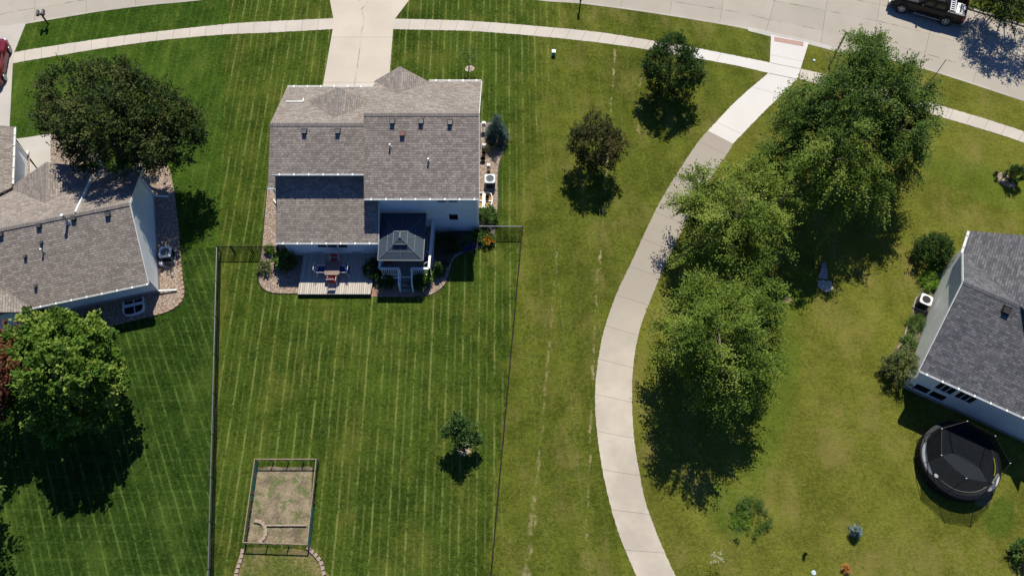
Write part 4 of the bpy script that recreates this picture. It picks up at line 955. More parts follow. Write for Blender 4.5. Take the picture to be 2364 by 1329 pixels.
gf = thing('garden_fence', 'wooden posted vegetable garden fence with green netting on its sides', 'fence', (c4[0].x, c4[0].y, 0)); s = (-c4[0].x, -c4[0].y, 0)
def mk(a, b, mat):
    m = MB(); L = (b-a).length; n = max(2, int(L/.07)); d = (b-a).normalized(); t_ = Vector((-d.y, d.x, 0)).normalized()
    for i in range(n+1):                                   # sagging net drawn as zigzag pleats, added so its faces catch the sun
        q = a.lerp(b, i/n)+t_*(.03 if i % 2 else -.03); m.v += [(q.x, q.y, .03), (q.x, q.y, gh-.02)]
    m.f = [(2*i, 2*i+2, 2*i+3, 2*i+1) for i in range(n)]; m.build('netting_panel', mat, gf, s)
lm_ = c4[3].lerp(c4[0], .52)
for a, b, mat in ((c4[0], lm_, GREEN), (lm_, c4[3], GREY), (c4[1], c4[1].lerp(c4[2], .55), GREY), (c4[1].lerp(c4[2], .55), c4[2], netting('teal_netting', (0.16, 0.42, 0.36), .85)), (c4[0], c4[1], GREY), (c4[3], c4[2], GREY)): mk(a, b, mat)
for a, b, n in ((c4[0], c4[1], 4), (c4[1], c4[2], 4), (c4[2], c4[3], 3), (c4[3], c4[0], 5)):
    MB().bar((a.x, a.y, gh), (b.x, b.y, gh), .05, .05).build('top_rail', WOOD, gf, s)
    for k in range(n): q = a.lerp(b, k/n); MB().bar((q.x, q.y, 0), (q.x, q.y, gh+.02), .06).build('post', WOOD, gf, s)
a, b = P(616, 1212, .08), P(707, 1212, .08); o = MB().bar((a.x, a.y, .07), (b.x, b.y, .07), .08, .12).build('garden_board', plain('grey_board', (.34, .28, .23), .9, vary=.3, scale=9)); tag(o, 'weathered board laid across the soil inside the garden fence', 'board')
def stones(line, n, label, grp, protos=[]):
    l = smooth_line([Vector(p[:2]) for p in line], n+1)
    if not protos:
        m = MB().prism([(-.125, -.10), (.125, -.10), (.10, .10), (-.10, .10)], 0, .11); protos.append(m.build('edging_stone', plain('pink_block', (0.34, 0.26, 0.21), .9, vary=.25))); first = True
    else: first = False
    for i in range(n):
        o = protos[0] if (i == 0 and first) else protos[0].copy()
        if not (i == 0 and first): scene.collection.objects.link(o)
        d = l[i+1]-l[i]; o.location = ((l[i].x+l[i+1].x)/2, (l[i].y+l[i+1].y)/2, 0.01); o.rotation_euler = (0, 0, math.atan2(d.y, d.x)+random.uniform(-.1, .1)); o.scale = (random.uniform(.9, 1.05), 1, random.uniform(.85, 1.1))
        tag(o, label, 'edging stone', grp)
stones(PP((588, 1202), (603, 1204), (613, 1216), (613, 1236), (600, 1252)), 8, 'pinkish edging stone curving inside the garden fence', 'edging stones inside the garden')
stones(PP((562, 1266), (557, 1290), (549, 1312), (545, 1335)), 6, 'pinkish edging stone left of the thin grass bed', 'edging stones left of the grass bed')
stones(PP((709, 1262), (727, 1278), (741, 1296), (747, 1318), (751, 1340)), 8, 'pinkish edging stone curving right of the thin grass bed', 'edging stones right of the grass bed')

# ------------------------------------------------------------------ trampoline
tcx, tcy, tr_, th_ = 25.63, 11.28, 2.22, .88
tp_ = thing('trampoline', 'round black trampoline with a netted enclosure beside the slate-roofed house', 'trampoline', (tcx, tcy, 0))
def ring(r, z, n=48, cx=0, cy=0): return [(cx+r*math.cos(2*math.pi*i/n), cy+r*math.sin(2*math.pi*i/n), z) for i in range(n)]
MB().path(ring(tr_, th_-.05)+[ring(tr_, th_-.05)[0]], .035, 6).build('frame_ring', DGREY, tp_)
m = MB(); m.v = ring(tr_-.33, th_-.03); m.f = [tuple(range(48))]; m.build('jump_mat', plain('jump_mat', (0.008, 0.012, 0.017), .8), tp_)
m = MB(); i1, o1, h1 = ring(tr_-.36, th_-.01), ring(tr_+.03, th_), ring(tr_-.17, th_+.035); m.v = i1+h1+o1+ring(tr_+.05, th_-.10)
for i in range(48):
    j = (i+1) % 48
    for k in range(3): m.f.append((k*48+i, (k+1)*48+i, (k+1)*48+j, k*48+j))
m.build('spring_pad', plain('navy_pad', (0.006, 0.008, 0.013), .65), tp_)
def padpatch(a0, a1, mat, r0=tr_-.31, r1=tr_-.03, z=th_+.045):
    m = MB(); n = 14
    for i in range(n+1): a = R(a0+(a1-a0)*i/n); w_ = math.sin(math.pi*i/n)**.4; mid = (r0+r1)/2; m.v += [((mid-(mid-r0)*w_)*math.cos(a), (mid-(mid-r0)*w_)*math.sin(a), z), ((mid+(r1-mid)*w_)*math.cos(a), (mid+(r1-mid)*w_)*math.sin(a), z)]
    for i in range(n): o = 2*i; m.f.append((o, o+1, o+3, o+2))
    m.build('worn_pad', mat, tp_)
padpatch(150, 205, plain('grey_pad', (0.22, 0.24, 0.27), .8)); padpatch(-60, -22, plain('pale_pad', (0.40, 0.40, 0.38), .8))
YEL = plain('yellow_rod', (0.55, 0.50, 0.05), .5); PALE = plain('pale_pole', (0.45, 0.46, 0.45), .5)
m = MB(); arc = [((tr_-.36)*math.cos(R(a)), (tr_-.36)*math.sin(R(a)), th_+.05) for a in range(-30, 5, 3)]; m.path(arc, .025, 6); m.build('yellow_hoop', YEL, tp_)
m = MB(); arc = [((tr_-.38)*math.cos(R(a)), (tr_-.38)*math.sin(R(a)), th_+.03) for a in range(-140, -55, 4)]; m.path(arc, .014, 5); m.build('net_hoop', PALE, tp_)
tops = [Vector(p)-Vector((tcx, tcy, 0)) for p in [P(2100+x/5.54, 960+y/5.54, 2.75) for x, y in ((408, 500), (412, 160), (738, 65), (1095, 255), (1287, 603), (1065, 850), (725, 795))]]
n7 = len(tops)
for q in tops:
    a = math.atan2(q.y, q.x); b = Vector((tr_*1.02*math.cos(a), tr_*1.02*math.sin(a), 0))
    MB().path([b, b+Vector((0, 0, th_+.2)), q], .02, 6).build('enclosure_pole', BLACK, tp_)
    MB().tube(q-Vector((0, 0, .03)), q+Vector((0, 0, .04)), .035, .02, 8).build('pole_cap', WHITE, tp_)
m = MB(); m.path(tops+[tops[0]], .012, 5); m.build('top_cord', BLACK, tp_)
m = MB()
for i in range(n7):
    a, b = tops[i], tops[(i+1) % n7]
    aa, ab = math.atan2(a.y, a.x), math.atan2(b.y, b.x)
    if ab-aa > math.pi: ab -= 2*math.pi
    if aa-ab > math.pi: ab += 2*math.pi
    K = 8
    for k in range(K):
        f0, f1 = k/K, (k+1)/K
        r0 = [a.lerp(b, f0), a.lerp(b, f1)]
        lo = [Vector(((tr_-.2)*math.cos(aa+(ab-aa)*f), (tr_-.2)*math.sin(aa+(ab-aa)*f), th_+.03)) for f in (f0, f1)]
        sag0 = [r0[0]-Vector((0, 0, .10*math.sin(math.pi*f0))), r0[1]-Vector((0, 0, .10*math.sin(math.pi*f1)))]
        m.add([lo[0], lo[1], sag0[1], sag0[0]], [(0, 1, 2, 3)])
m.build('safety_net', netting('black_netting', (0.006, 0.006, 0.008), 0.60), tp_)
m = MB(); sk0, sk1 = ring(tr_+.03, th_-.08), ring(tr_+.0, .12); m.v = sk0+sk1; m.f = [(i, 48+i, 48+(i+1) % 48, (i+1) % 48) for i in range(48)]; m.build('skirt_net', netting('dark_netting', (0.005, 0.005, 0.007), 0.93), tp_)
for k in range(7):
    a = 2*math.pi*k/7+.3; x, y = tr_*math.cos(a), tr_*math.sin(a)
    MB().path([(x, y, th_-.06), (x*1.02, y*1.02, .04), (x*.82-y*.15, y*.82+x*.15, .03)], .025, 6).build('leg', DGREY, tp_)
o = MB(); o.tube((0, 0, 0), (0, 0, .05), .14, .10, 12); q = P(2161, 1098, th_); o = o.build('white_pad', WHITE); o.location = (q.x, q.y, th_-.02); tag(o, 'small round white disc lying on the trampoline mat edge', 'disc')

# ------------------------------------------------------------------ culvert, utility boxes, mailboxes, poles
q = P(1899, 636); cu = thing('culvert_end', 'flared metal culvert end with bar grate at the edge of the birch shade', 'drain', (q.x, q.y, 0.0), R(-10))
m = MB(); m.tube((0, 1.05, .15), (0, .45, .17), .17, .22, 14, False)
m.add([(-.22, .5, .02), (-.34, -.30, .0), (-.34, -.30, .10), (-.22, .5, .38), (.22, .5, .02), (.34, -.30, 0), (.34, -.30, .10), (.22, .5, .38)], [(0, 1, 2, 3), (7, 6, 5, 4), (0, 4, 5, 1)])
cu.scale = (.8, .8, .9); m.build('flared_end', plain('blue_galvanised', (.18, .22, .27), .45, .5), cu)
m = MB()
for k in range(6): f = -1+.4*k; m.bar((f*.20, .4, .38), (f*.33, -.30, .12), .025, .025)
for k in range(4): f = k/3; yy = .38-.65*f; ww = .22+.11*f; m.bar((-ww, yy, .37-.25*f), (ww, yy, .37-.25*f), .03, .03)
m.build('grate', plain('pale_bars', (.62, .64, .66), .5), cu)
o = patch([Vector((a+q.x, b+q.y)) for a, b in ((-.45, -.35), (.4, -.4), (.5, -.95), (.1, -1.2), (-.4, -.9))], .03, .02, .04, 24); struct(o.build('gravel_bed', gravel('pale_riprap', [(.5, .46, .4), (.35, .3, .26), (.62, .58, .52), (.42, .38, .32)], 9)))
def pedestal(label, x, y, w, h, top, body, name='utility_box'):
    q = P(x, y, 0); r_ = thing(name, label, 'utility box', (q.x, q.y, 0)); MB().prism(rrect(w, w, .04, 2), 0, h-.06).build('cabinet', body, r_); MB().prism(rrect(w+.05, w+.05, .05, 2), h-.06, h).build('lid', top, r_); return r_
pedestal('small green utility pedestal with white lid standing on the front lawn', 1278, 127, .24, .42, WHITE, plain('green_cabinet', (.10, .25, .24), .5))
for x, y, lab in ((1879, 140, 'small round pale valve lid in the verge right of the ramp'), (1878, 1321, 'round pale-blue valve lid low in the right lawn')):
    q = P(x, y); o = MB().tube((0, 0, 0), (0, 0, .05), .13 if y > 900 else .10, n=16); o.tube((0, 0, .05), (0, 0, .07), .06, n=10); o = o.build('valve_lid', plain('pale_blue', (.45, .55, .62), .5)); o.location = (q.x, q.y, 0); tag(o, lab, 'valve lid')
def mailbox(label, base, heads, rz, h=1.15):
    q = P(*base); r_ = thing('mailbox', label, 'mailbox', (q.x, q.y, 0), rz); MB().bar((0, 0, 0), (0, 0, h), .10).build('post', BROWN, r_)
    m = MB().bar((-.26, 0, h-.12), (.26, 0, h-.12), .09, .09) if heads == 2 else MB().bar((0, -.2, h-.1), (0, .25, h-.1), .09, .09); m.build('arm', BROWN, r_)
    for k in range(heads):
        x = (-.2+.4*k) if heads == 2 else 0; m = MB(); n = 8; pr = [(x-.085, h-.06), (x+.085, h-.06)]+[(x+.085*math.cos(a*math.pi/n), h+.07+.085*math.sin(a*math.pi/n)) for a in range(n+1)]
        L = len(pr); m.v = [(a, -.24, b) for a, b in pr]+[(a, .26, b) for a, b in pr]; m.f = [tuple(range(L)), tuple(range(L, 2*L))[::-1]]+[(i, L+i, L+(i+1) % L, (i+1) % L) for i in range(L)]
        m.build('box', plain('mailbox_grey', (.07, .08, .09), .4, .3), r_)
    return r_
mailbox('double grey mailbox on a brown post in the left verge', (112, 57), 2, R(8)); mailbox('single mailbox on a brown post in the verge at the top centre', (1338, 22), 1, 0)
def pole(label, base, h, r, mat, rz=0):
    q = P(*base); r_ = thing('sign_pole', label, 'pole', (q.x, q.y, 0), rz); MB().tube((0, 0, 0), (0, 0, h), r, r*.85, 10).build('post', mat, r_); MB().box((0, 0, h-.3), (.02, .45, .5)).build('sign_plate', GALV, r_) if False else MB().tube((0, 0, h), (0, 0, h+.05), r*1.3, r, 10).build('cap', mat, r_)
pole('thick tan-brown pole rising from the verge left of the tall birch', (1914, 153), hY(76, P(1914, 153).y), .075, plain('tan_pole', (.24, .18, .10), .7)); pole('thin brown pole rising behind the tall birch against the road', (2136, 207), hY(140, P(2136, 207).y), .03, plain('brown_pole', (.16, .11, .07), .7))

# ------------------------------------------------------------------ vehicles
def loft(secs, close=True):
    m = MB(); n = len(secs[0])
    for s_ in secs: m.v += [tuple(p) for p in s_]
    for i in range(len(secs)-1):
        o = i*n
        for k in range(n if close else n-1): m.f.append((o+k, o+n+k, o+n+(k+1) % n, o+(k+1) % n))
    if close: m.f += [tuple(range(n)), tuple(range((len(secs)-1)*n, len(secs)*n))[::-1]]
    return m
def wheel(parent, x, y, r, w, side):
    o = MB().tube((x, y-w/2, r), (x, y+w/2, r), r, n=26).build('tyre', BLACK, parent, smooth=False)
    m = MB(); yo = y+side*(w/2+.008); m.tube((x, yo-.01, r), (x, yo, r), r*.66, n=22)
    m.build('rim', plain('dark_rim', (.03, .03, .032), .5), o)
    m = MB()
    for k in range(6): a = k*math.pi/3+.3; m.bar((x, yo+side*.012, r), (x+r*.62*math.cos(a), yo+side*.012, r+r*.62*math.sin(a)), .06, .02, up=(0, 1, 0))
    m.path([(x+r*.63*math.cos(a*math.pi/10), yo+side*.01, r+r*.63*math.sin(a*math.pi/10)) for a in range(21)], .018, 5); m.tube((x, yo, r), (x, yo+side*.03, r), .07, n=10)
    m.build('spokes', plain('alloy', (.62, .62, .60), .3, .6), o); return o
PBLK = plain('black_paint', (.009, .007, .0065), .3, 0, .3, .02)
q0, q1 = P(2083, 16, .40), P(2184.5, 45, .40); ax = (q0-q1).xy.normalized(); yaw = math.atan2(ax.y, ax.x)
wbm = (q0-q1).length; left = Vector((-ax.y, ax.x))              # front points to upper left of the photo; near side is the truck's left
mid = (q0+q1)/2; nrm = Vector((ax.y, -ax.x)); 
# wheels seen are on the side facing the camera
sidev = -1 if Vector((-math.sin(yaw), math.cos(yaw))).y > 0 else 1
loc = Vector((mid.x, mid.y))-Vector((-math.sin(yaw), math.cos(yaw)))*sidev*.86
tk = thing('pickup_truck', 'black pickup truck with a loaded bed parked at the far kerb, top right', 'truck', (loc.x, loc.y, -.095), yaw)
wb = wbm/2; F_, RR = wb+.98, -wb-1.12
def sec(x, hb, ht, z0, z1, c=.12):
    return [(x, -hb, z0), (x, -hb-.02, (z0+z1)/2), (x, -ht, z1-c), (x, -ht+c, z1), (x, ht-c, z1), (x, ht, z1-c), (x, hb+.02, (z0+z1)/2), (x, hb, z0)]
bd = [sec(F_, .78, .72, .50, .92), sec(F_-.10, .93, .88, .42, 1.04), sec(F_-.5, .98, .95, .42, 1.14), sec(.75, .98, .96, .40, 1.22), sec(.6, .98, .96, .40, 1.24), sec(-1.35, .98, .96, .40, 1.26)]
loft(bd).build('body', PBLK, tk)
cbs = [[(x, -hb, zb), (x, -ht, zt_), (x, -ht+.1, zt_+.03), (x, ht-.1, zt_+.03), (x, ht, zt_), (x, hb, zb)] for x, hb, ht, zb, zt_ in ((.78, .90, .88, 1.2, 1.24), (.05, .92, .74, 1.2, 1.80), (-.9, .92, .74, 1.2, 1.84), (-1.36, .90, .76, 1.2, 1.72), (-1.42, .90, .86, 1.2, 1.25))]
cb = loft(cbs).build('cab', PBLK, tk)
for sy in (-1, 1):
    for xa_, xb_ in ((.35, -.35), (-.42, -1.15)): MB().add([(xa_, sy*.905, 1.30), (xb_, sy*.905, 1.30), (xb_+.03, sy*.795, 1.70), (xa_-.28, sy*.795, 1.70)], [(0, 1, 2, 3) if sy < 0 else (3, 2, 1, 0)]).build('window', GLASS, tk)
    MB().bar((.75, sy*1.02, .42), (-1.25, sy*1.02, .42), .12, .05).build('running_board', GALV, tk)
    MB().box((.42, sy*1.10, 1.28), (.12, .18, .16)).build('mirror', PBLK, tk)
    MB().box((F_-.16, sy*.76, .86), (.30, .30, .18)).build('headlight', plain('lamp_glass', (.75, .78, .82), .15, 0, .6), tk)
    MB().box((RR+.04, sy*.95, 1.0), (.14, .12, .34)).build('tail_light', plain('red_lamp', (.55, .02, .02), .2, 0, .6), tk)
    for xx in (wb, -wb):
        m = MB(); m.path([(xx+.52*math.cos(a*math.pi/10), sy*.985, .40+.50*math.sin(a*math.pi/10)) for a in range(11)], .035, 6); m.tube((xx, sy*.70, .42), (xx, sy*.995, .42), .47, n=22); m.build('wheel_arch', BLACK, tk)
        wheel(tk, xx, sy*.90, .40, .27, sy)
m = MB()
for sy in (-1, 1): m.box((-2.05+(RR+2.82)*.5, sy*.94, .85), (abs(RR)-1.38, .08, .86)); 
m.box((RR+.03, 0, .88), (.07, 1.82, .70)); m.box((-1.42, 0, .90), (.06, 1.82, .68)); m.box(((RR-1.4)/2, 0, .58), (abs(RR)-1.38, 1.82, .06))
m.build('bed', PBLK, tk)
m = MB()
for sy in (-1, 1): m.box(((RR-1.4)/2, sy*.94, 1.29), (abs(RR)-1.36, .11, .03))
m.build('bed_rail', plain('rail_grey', (.22, .23, .25), .5), tk); m = MB(); m.box((RR-.10, 0, .52), (.16, 1.8, .2)); m.build('bumper', GALV, tk); MB().box((F_+.02, 0, .5), (.16, 1.7, .22)).build('bumper', GALV, tk)
def attruck(x, y, z): v = Matrix.Rotation(yaw, 3, 'Z') @ Vector((x, y, z)); return (loc.x+v.x, loc.y+v.y, z-.095)
sd_ = sidev
la = thing('step_ladder', 'aluminium step ladder lying across the bed of the black pickup', 'ladder', attruck(-1.72, sd_*.1, 1.10), yaw)
m = MB()
for xx in (-.17, .17): m.bar((xx, -.78, .05), (xx, .82, .32), .06, .04)
m.build('side_rails', plain('bright_alloy', (.7, .72, .75), .35, .5), la); m = MB()
for k in range(6): f = k/5; m.bar((-.17, -.7+1.4*f, .06+.25*f), (.17, -.7+1.4*f, .06+.25*f), .07, .03)
m.build('rungs', plain('bright_alloy', (.7, .72, .75), .35, .5), la)
tb_ = thing('tool_chest', 'white tool chest with dark lid strip in the bed of the black pickup', 'chest', attruck(-2.28, sd_*.25, .64), yaw)
MB().box((0, 0, .32), (.55, 1.1, .62)).build('case', WHITE, tb_); MB().box((-.02, 0, .645), (.12, .9, .02)).build('lid_strip', BLACK, tb_); MB().box((-.36, 0, .25), (.10, 1.2, .42)).build('side_tray', GALV, tb_)

# maroon car in the left drive, only its right side reaches into the frame
MAR = plain('maroon_paint', (.16, .012, .022), .22, .2, .5, .03)
cz = thing('parked_car', 'maroon car parked on the left drive, cut by the frame', 'car', (P(16, 150, .3).x-.92, P(16, 150, .3).y, .02), R(98))
def s2(x, hb, ht, z0, z1, c=.14): return [(x, -hb+.04, z0), (x, -hb, (z0+z1)*.55), (x, -ht, z1-c*.6), (x, -ht+c, z1), (x, ht-c, z1), (x, ht, z1-c*.6), (x, hb, (z0+z1)*.55), (x, hb-.04, z0)]
loft([s2(2.25, .55, .5, .30, .58), s2(2.1, .78, .70, .22, .72), s2(1.7, .88, .82, .2, .84), s2(.8, .91, .86, .2, .95), s2(-1.3, .91, .86, .2, 1.0), s2(-1.95, .86, .78, .22, .98), s2(-2.2, .70, .64, .3, .85)]).build('body', MAR, cz)
loft([[(x, -hb, zb), (x, -ht, zt_), (x, -ht+.12, zt_+.03), (x, ht-.12, zt_+.03), (x, ht, zt_), (x, hb, zb)] for x, hb, ht, zb, zt_ in ((.85, .80, .78, .93, .96), (.1, .82, .60, .93, 1.38), (-.8, .82, .60, .95, 1.42), (-1.75, .78, .70, .97, 1.0))]).build('cabin', MAR, cz)
for sy in (-1, 1):
    for xa_, xb_ in ((.5, -.2), (-.27, -1.0)): MB().add([(xa_, sy*.822, 1.0), (xb_, sy*.822, 1.0), (xb_, sy*.655, 1.34), (xa_-.35, sy*.655, 1.32)], [(0, 1, 2, 3)]).build('window', GLASS, cz)
    for xx in (1.38, -1.32): wheel(cz, xx, sy*.84, .32, .2, sy)
    MB().box((.55, sy*.95, 1.0), (.14, .16, .12)).build('mirror', MAR, cz); MB().box((2.02, sy*.62, .64), (.22, .26, .12)).build('headlight', plain('lamp_glass', (.75, .78, .82), .15, 0, .6), cz)
MB().add([(.80, -.74, .985), (.80, .74, .985), (.18, .56, 1.37), (.18, -.56, 1.37)], [(0, 1, 2, 3)]).build('windscreen', GLASS, cz)

# ------------------------------------------------------------------ trees and plants
def leaves_mesh(C, A, Nn, L, W, tint, name, mat, parent, sh, fold=0.0):
    """one small rhombic leaf face per row"""
    n = len(C); A /= np.linalg.norm(A, axis=1, keepdims=True)+1e-9; B = np.cross(A, Nn); B /= np.linalg.norm(B, axis=1, keepdims=True)+1e-9
    L = L[:, None]; W = W[:, None]
    V = np.empty((n, 4, 3)); V[:, 0] = C-A*L*.5; V[:, 1] = C+B*W*.5+A*L*.05; V[:, 2] = C+A*L*.5; V[:, 3] = C-B*W*.5+A*L*.05
    V += np.array(sh)
    me = bpy.data.meshes.new(name); me.vertices.add(4*n); me.vertices.foreach_set('co', V.reshape(-1))
    me.loops.add(4*n); me.loops.foreach_set('vertex_index', np.arange(4*n, dtype=np.int32)); me.polygons.add(n); me.polygons.foreach_set('loop_start', np.arange(0, 4*n, 4, dtype=np.int32))
    me.update(calc_edges=True)
    at = me.attributes.new('tint', 'FLOAT', 'FACE'); at.data.foreach_set('value', np.clip(tint, 0, 1).astype(np.float32))
    me.materials.append(mat); o = bpy.data.objects.new(name, me); scene.collection.objects.link(o); o.parent = parent; return o
def crown(lobes, rng, clumps, sprays, per, leaf, spread=0.45, spray=0.55, droop=0.0, up=0.25, shell=(0.62, 1.02), bottom=-0.75, aspect=0.55, tintfn=None, jit=.55, rough=0.22, shrink=1.0):
    """lobes: (x, y, z, rx, rz).  clumps per square metre of crown surface -> sprays -> leaves"""
    Cs, As, Ts = [], [], []
    Lb = np.array([l[:5] for l in lobes], float); Lb[:, 3:] *= shrink
    for (x, y, z, rx, rz) in Lb:
        n = max(12, int(clumps*4*math.pi*rx*(rx+rz)/2))
        d = rng.normal(size=(n*2, 3)); d /= np.linalg.norm(d, axis=1, keepdims=True); d = d[d[:, 2] > bottom][:n]
        ph = rng.uniform(0, 6.28, 6)
        bumpy = 1+rough*(np.sin(d[:, 0]*4.1+ph[0])*np.sin(d[:, 1]*3.7+ph[1])+.6*np.sin(d[:, 0]*8+d[:, 2]*6+ph[2])*np.sin(d[:, 1]*7.3+ph[3]))
        u = shell[0]+(shell[1]-shell[0])*rng.uniform(0, 1, len(d))**.55
        c = np.array([x, y, z])+d*np.array([rx, rx, rz])*(u*bumpy)[:, None]
        # skip what sits deep inside another lobe
        keep = np.ones(len(c), bool)
        for (a, b, e, r1, r2) in Lb:
            if (a, b, e) == (x, y, z): continue
            q = (((c-np.array([a, b, e]))/np.array([r1, r1, r2]))**2).sum(1); keep &= ~((q < .42) & (rng.uniform(size=len(c)) < .85))
        c, d = c[keep], d[keep]; tc = rng.uniform(0, 1, len(c))
        m = len(c)*sprays; cc = np.repeat(c, sprays, 0); dd = np.repeat(d, sprays, 0); tt = np.repeat(tc, sprays)
        sdv = dd*0.8+np.repeat(rng.normal(size=(len(c), 3))*.28, sprays, 0)+rng.normal(size=(m, 3))*jit+np.array([0, 0, up-droop]); sdv /= np.linalg.norm(sdv, axis=1, keepdims=True)
        st = cc+rng.normal(size=(m, 3))*spread*.5
        f = (np.arange(per)+.5)/per; sl = spray*rng.uniform(.6, 1.2, m)
        pts = st[:, None, :]+sdv[:, None, :]*(f[None, :, None]*sl[:, None, None])
        pts[:, :, 2] -= droop*(f[None, :]**2)*sl[:, None]*.8
        side = np.where(np.arange(per) % 2 == 0, 1, -1)[None, :, None]; cr = np.cross(sdv, np.array([0, 0, 1.]))
        pts += cr[:, None, :]*side*leaf*.35+rng.normal(size=pts.shape)*leaf*.35
        a = sdv[:, None, :]*.7+cr[:, None, :]*side*.7+rng.normal(size=pts.shape)*.35
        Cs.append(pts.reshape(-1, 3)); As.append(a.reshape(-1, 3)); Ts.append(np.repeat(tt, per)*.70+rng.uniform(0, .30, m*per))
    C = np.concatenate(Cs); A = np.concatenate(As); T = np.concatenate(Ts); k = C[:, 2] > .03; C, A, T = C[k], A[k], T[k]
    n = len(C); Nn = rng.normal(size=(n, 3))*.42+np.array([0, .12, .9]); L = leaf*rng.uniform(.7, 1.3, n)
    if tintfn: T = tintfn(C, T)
    return C, A, Nn, L, L*aspect, T
def tree(name, label, cat, base, lobes, mat, seed, trunk_r=.16, bark=BARK, group=None, branches=True, **kw):
    rng = np.random.default_rng(seed); bx, by = base; r_ = thing(name, label, cat, (bx, by, 0), 0, group); s = (-bx, -by, 0)
    m = MB(); cx = sum(l[0] for l in lobes)/len(lobes); cy = sum(l[1] for l in lobes)/len(lobes); zc = sum(l[2] for l in lobes)/len(lobes)
    rr = random.Random(seed); fork = Vector((bx+(cx-bx)*.25, by+(cy-by)*.25, max(.4, zc*.38)))
    m.tube((bx, by, -.05), (bx, by, .25), trunk_r*1.5, trunk_r, 9); m.tube((bx, by, .2), fork, trunk_r, trunk_r*.8, 9); m.build('trunk', bark, r_, s)
    if branches:
        b = MB()
        for l in lobes:
            e = Vector(l[:3]); k1 = fork.lerp(e, .5)+Vector((rr.uniform(-.2, .2), rr.uniform(-.2, .2), -.15)); b.tube(fork, k1, trunk_r*.55, trunk_r*.35, 6); b.tube(k1, e, trunk_r*.35, trunk_r*.15, 6)
            for q in range(7):
                a = rr.uniform(0, 6.28); z_ = rr.uniform(-.2, .9); t_ = e+Vector((math.cos(a)*l[3]*.75, math.sin(a)*l[3]*.75, z_*l[4]*.8)); b.tube(k1.lerp(e, rr.uniform(.3, 1)), t_, trunk_r*.14, trunk_r*.04, 4)
        b.build('limbs', bark, r_, s)
    C, A, Nn, L, W, T = crown(lobes, rng, **kw); leaves_mesh(C, A, Nn, L, W, T, 'crown', mat, r_, s); return r_
def LB(*l): return [(*P(x, y, h), rx, rz) for x, y, h, rx, rz in l]

M_DARK = leafmat('dark_oval_leaves', [(0.018, 0.036, 0.009), (0.036, 0.062, 0.014), (0.066, 0.088, 0.022), (0.12, 0.125, 0.042)], .18)
M_BIRCH = leafmat('birch_leaves', [(0.040, 0.078, 0.012), (0.090, 0.150, 0.020), (0.165, 0.235, 0.034), (0.26, 0.30, 0.065)], .28)
M_BIRCHD = leafmat('deep_birch_leaves', [(0.028, 0.062, 0.012), (0.062, 0.118, 0.020), (0.115, 0.18, 0.034), (0.18, 0.235, 0.055)], .25)
M_BIRCHY = leafmat('yellowish_birch_leaves', [(0.065, 0.105, 0.016), (0.13, 0.195, 0.028), (0.21, 0.28, 0.046), (0.30, 0.33, 0.08)], .28)
M_MAPLE = leafmat('maple_leaves', [(0.032, 0.082, 0.012), (0.085, 0.165, 0.022), (0.18, 0.275, 0.042), (0.38, 0.43, 0.10)], .35)
M_RED = leafmat('red_maple_leaves', [(0.07, 0.022, 0.014), (0.14, 0.045, 0.03), (0.22, 0.09, 0.05)], .3)
M_PEAR = leafmat('deep_green_leaves', [(0.016, 0.042, 0.010), (0.030, 0.070, 0.014), (0.050, 0.095, 0.020), (0.085, 0.115, 0.03)], .25)
M_PURP = leafmat('bronze_leaves', [(0.024, 0.042, 0.012), (0.045, 0.064, 0.018), (0.075, 0.070, 0.024), (0.14, 0.095, 0.042)], .25)
M_BLUE = leafmat('blue_spruce_needles', [(0.016, 0.038, 0.030), (0.035, 0.070, 0.060), (0.065, 0.11, 0.095), (0.12, 0.17, 0.15)], .05)
M_SHRUB = leafmat('olive_shrub_leaves', [(0.045, 0.075, 0.022), (0.085, 0.115, 0.035), (0.14, 0.165, 0.06), (0.20, 0.20, 0.08)], .15)
M_LIME = leafmat('lime_leaves', [(0.10, 0.20, 0.02), (0.16, 0.30, 0.03), (0.24, 0.36, 0.05)], .3)
M_GREEN = leafmat('green_leaves', [(0.04, 0.09, 0.018), (0.08, 0.15, 0.03), (0.13, 0.20, 0.05)], .3)
M_GRASSY = leafmat('ornamental_blades', [(0.10, 0.12, 0.04), (0.20, 0.18, 0.08), (0.32, 0.26, 0.13)], .2)
M_ORNG = leafmat('orange_petals', [(0.55, 0.16, 0.01), (0.75, 0.26, 0.02), (0.85, 0.36, 0.03)], .2); M_VIOL = leafmat('violet_petals', [(0.08, 0.02, 0.25), (0.16, 0.05, 0.45)], .2)
M_WHITE = leafmat('white_blossom', [(0.45, 0.50, 0.35), (0.7, 0.72, 0.6)], .2)

def redtop(cx, cy, zc, k=.9):
    def f(C, T): return T*.7+np.clip((C[:, 2]-zc)*k*.35+(C[:, 1]-cy)*.12, -.2, .35)
    return f
# the spreading dark tree by the left house
b = P(285, 340, 0)
tree('shade_tree', 'large dark-leaved shade tree spreading over the front of the left house', 'tree', (b.x, b.y-.8),
     LB((158, 212, 5.2, 1.9, 1.8), (128, 262, 4.6, 1.35, 1.4), (262, 195, 6.4, 1.75, 1.7), (318, 232, 6.6, 1.9, 1.8), (385, 258, 5.9, 1.5, 1.5), (432, 290, 5.2, 1.25, 1.4), (240, 272, 7.2, 2.2, 1.9), (180, 300, 5.4, 1.75, 1.8), (345, 312, 6.0, 2.0, 2.0), (205, 345, 4.6, 1.25, 1.3), (280, 335, 5.4, 1.7, 1.8), (410, 330, 4.5, 1.2, 1.3), (370, 368, 3.6, 1.1, 1.2)),
     M_DARK, 11, .30, clumps=2.1, sprays=10, per=9, leaf=.16, spread=.42, spray=.42, up=.3, rough=.16, shrink=.86)
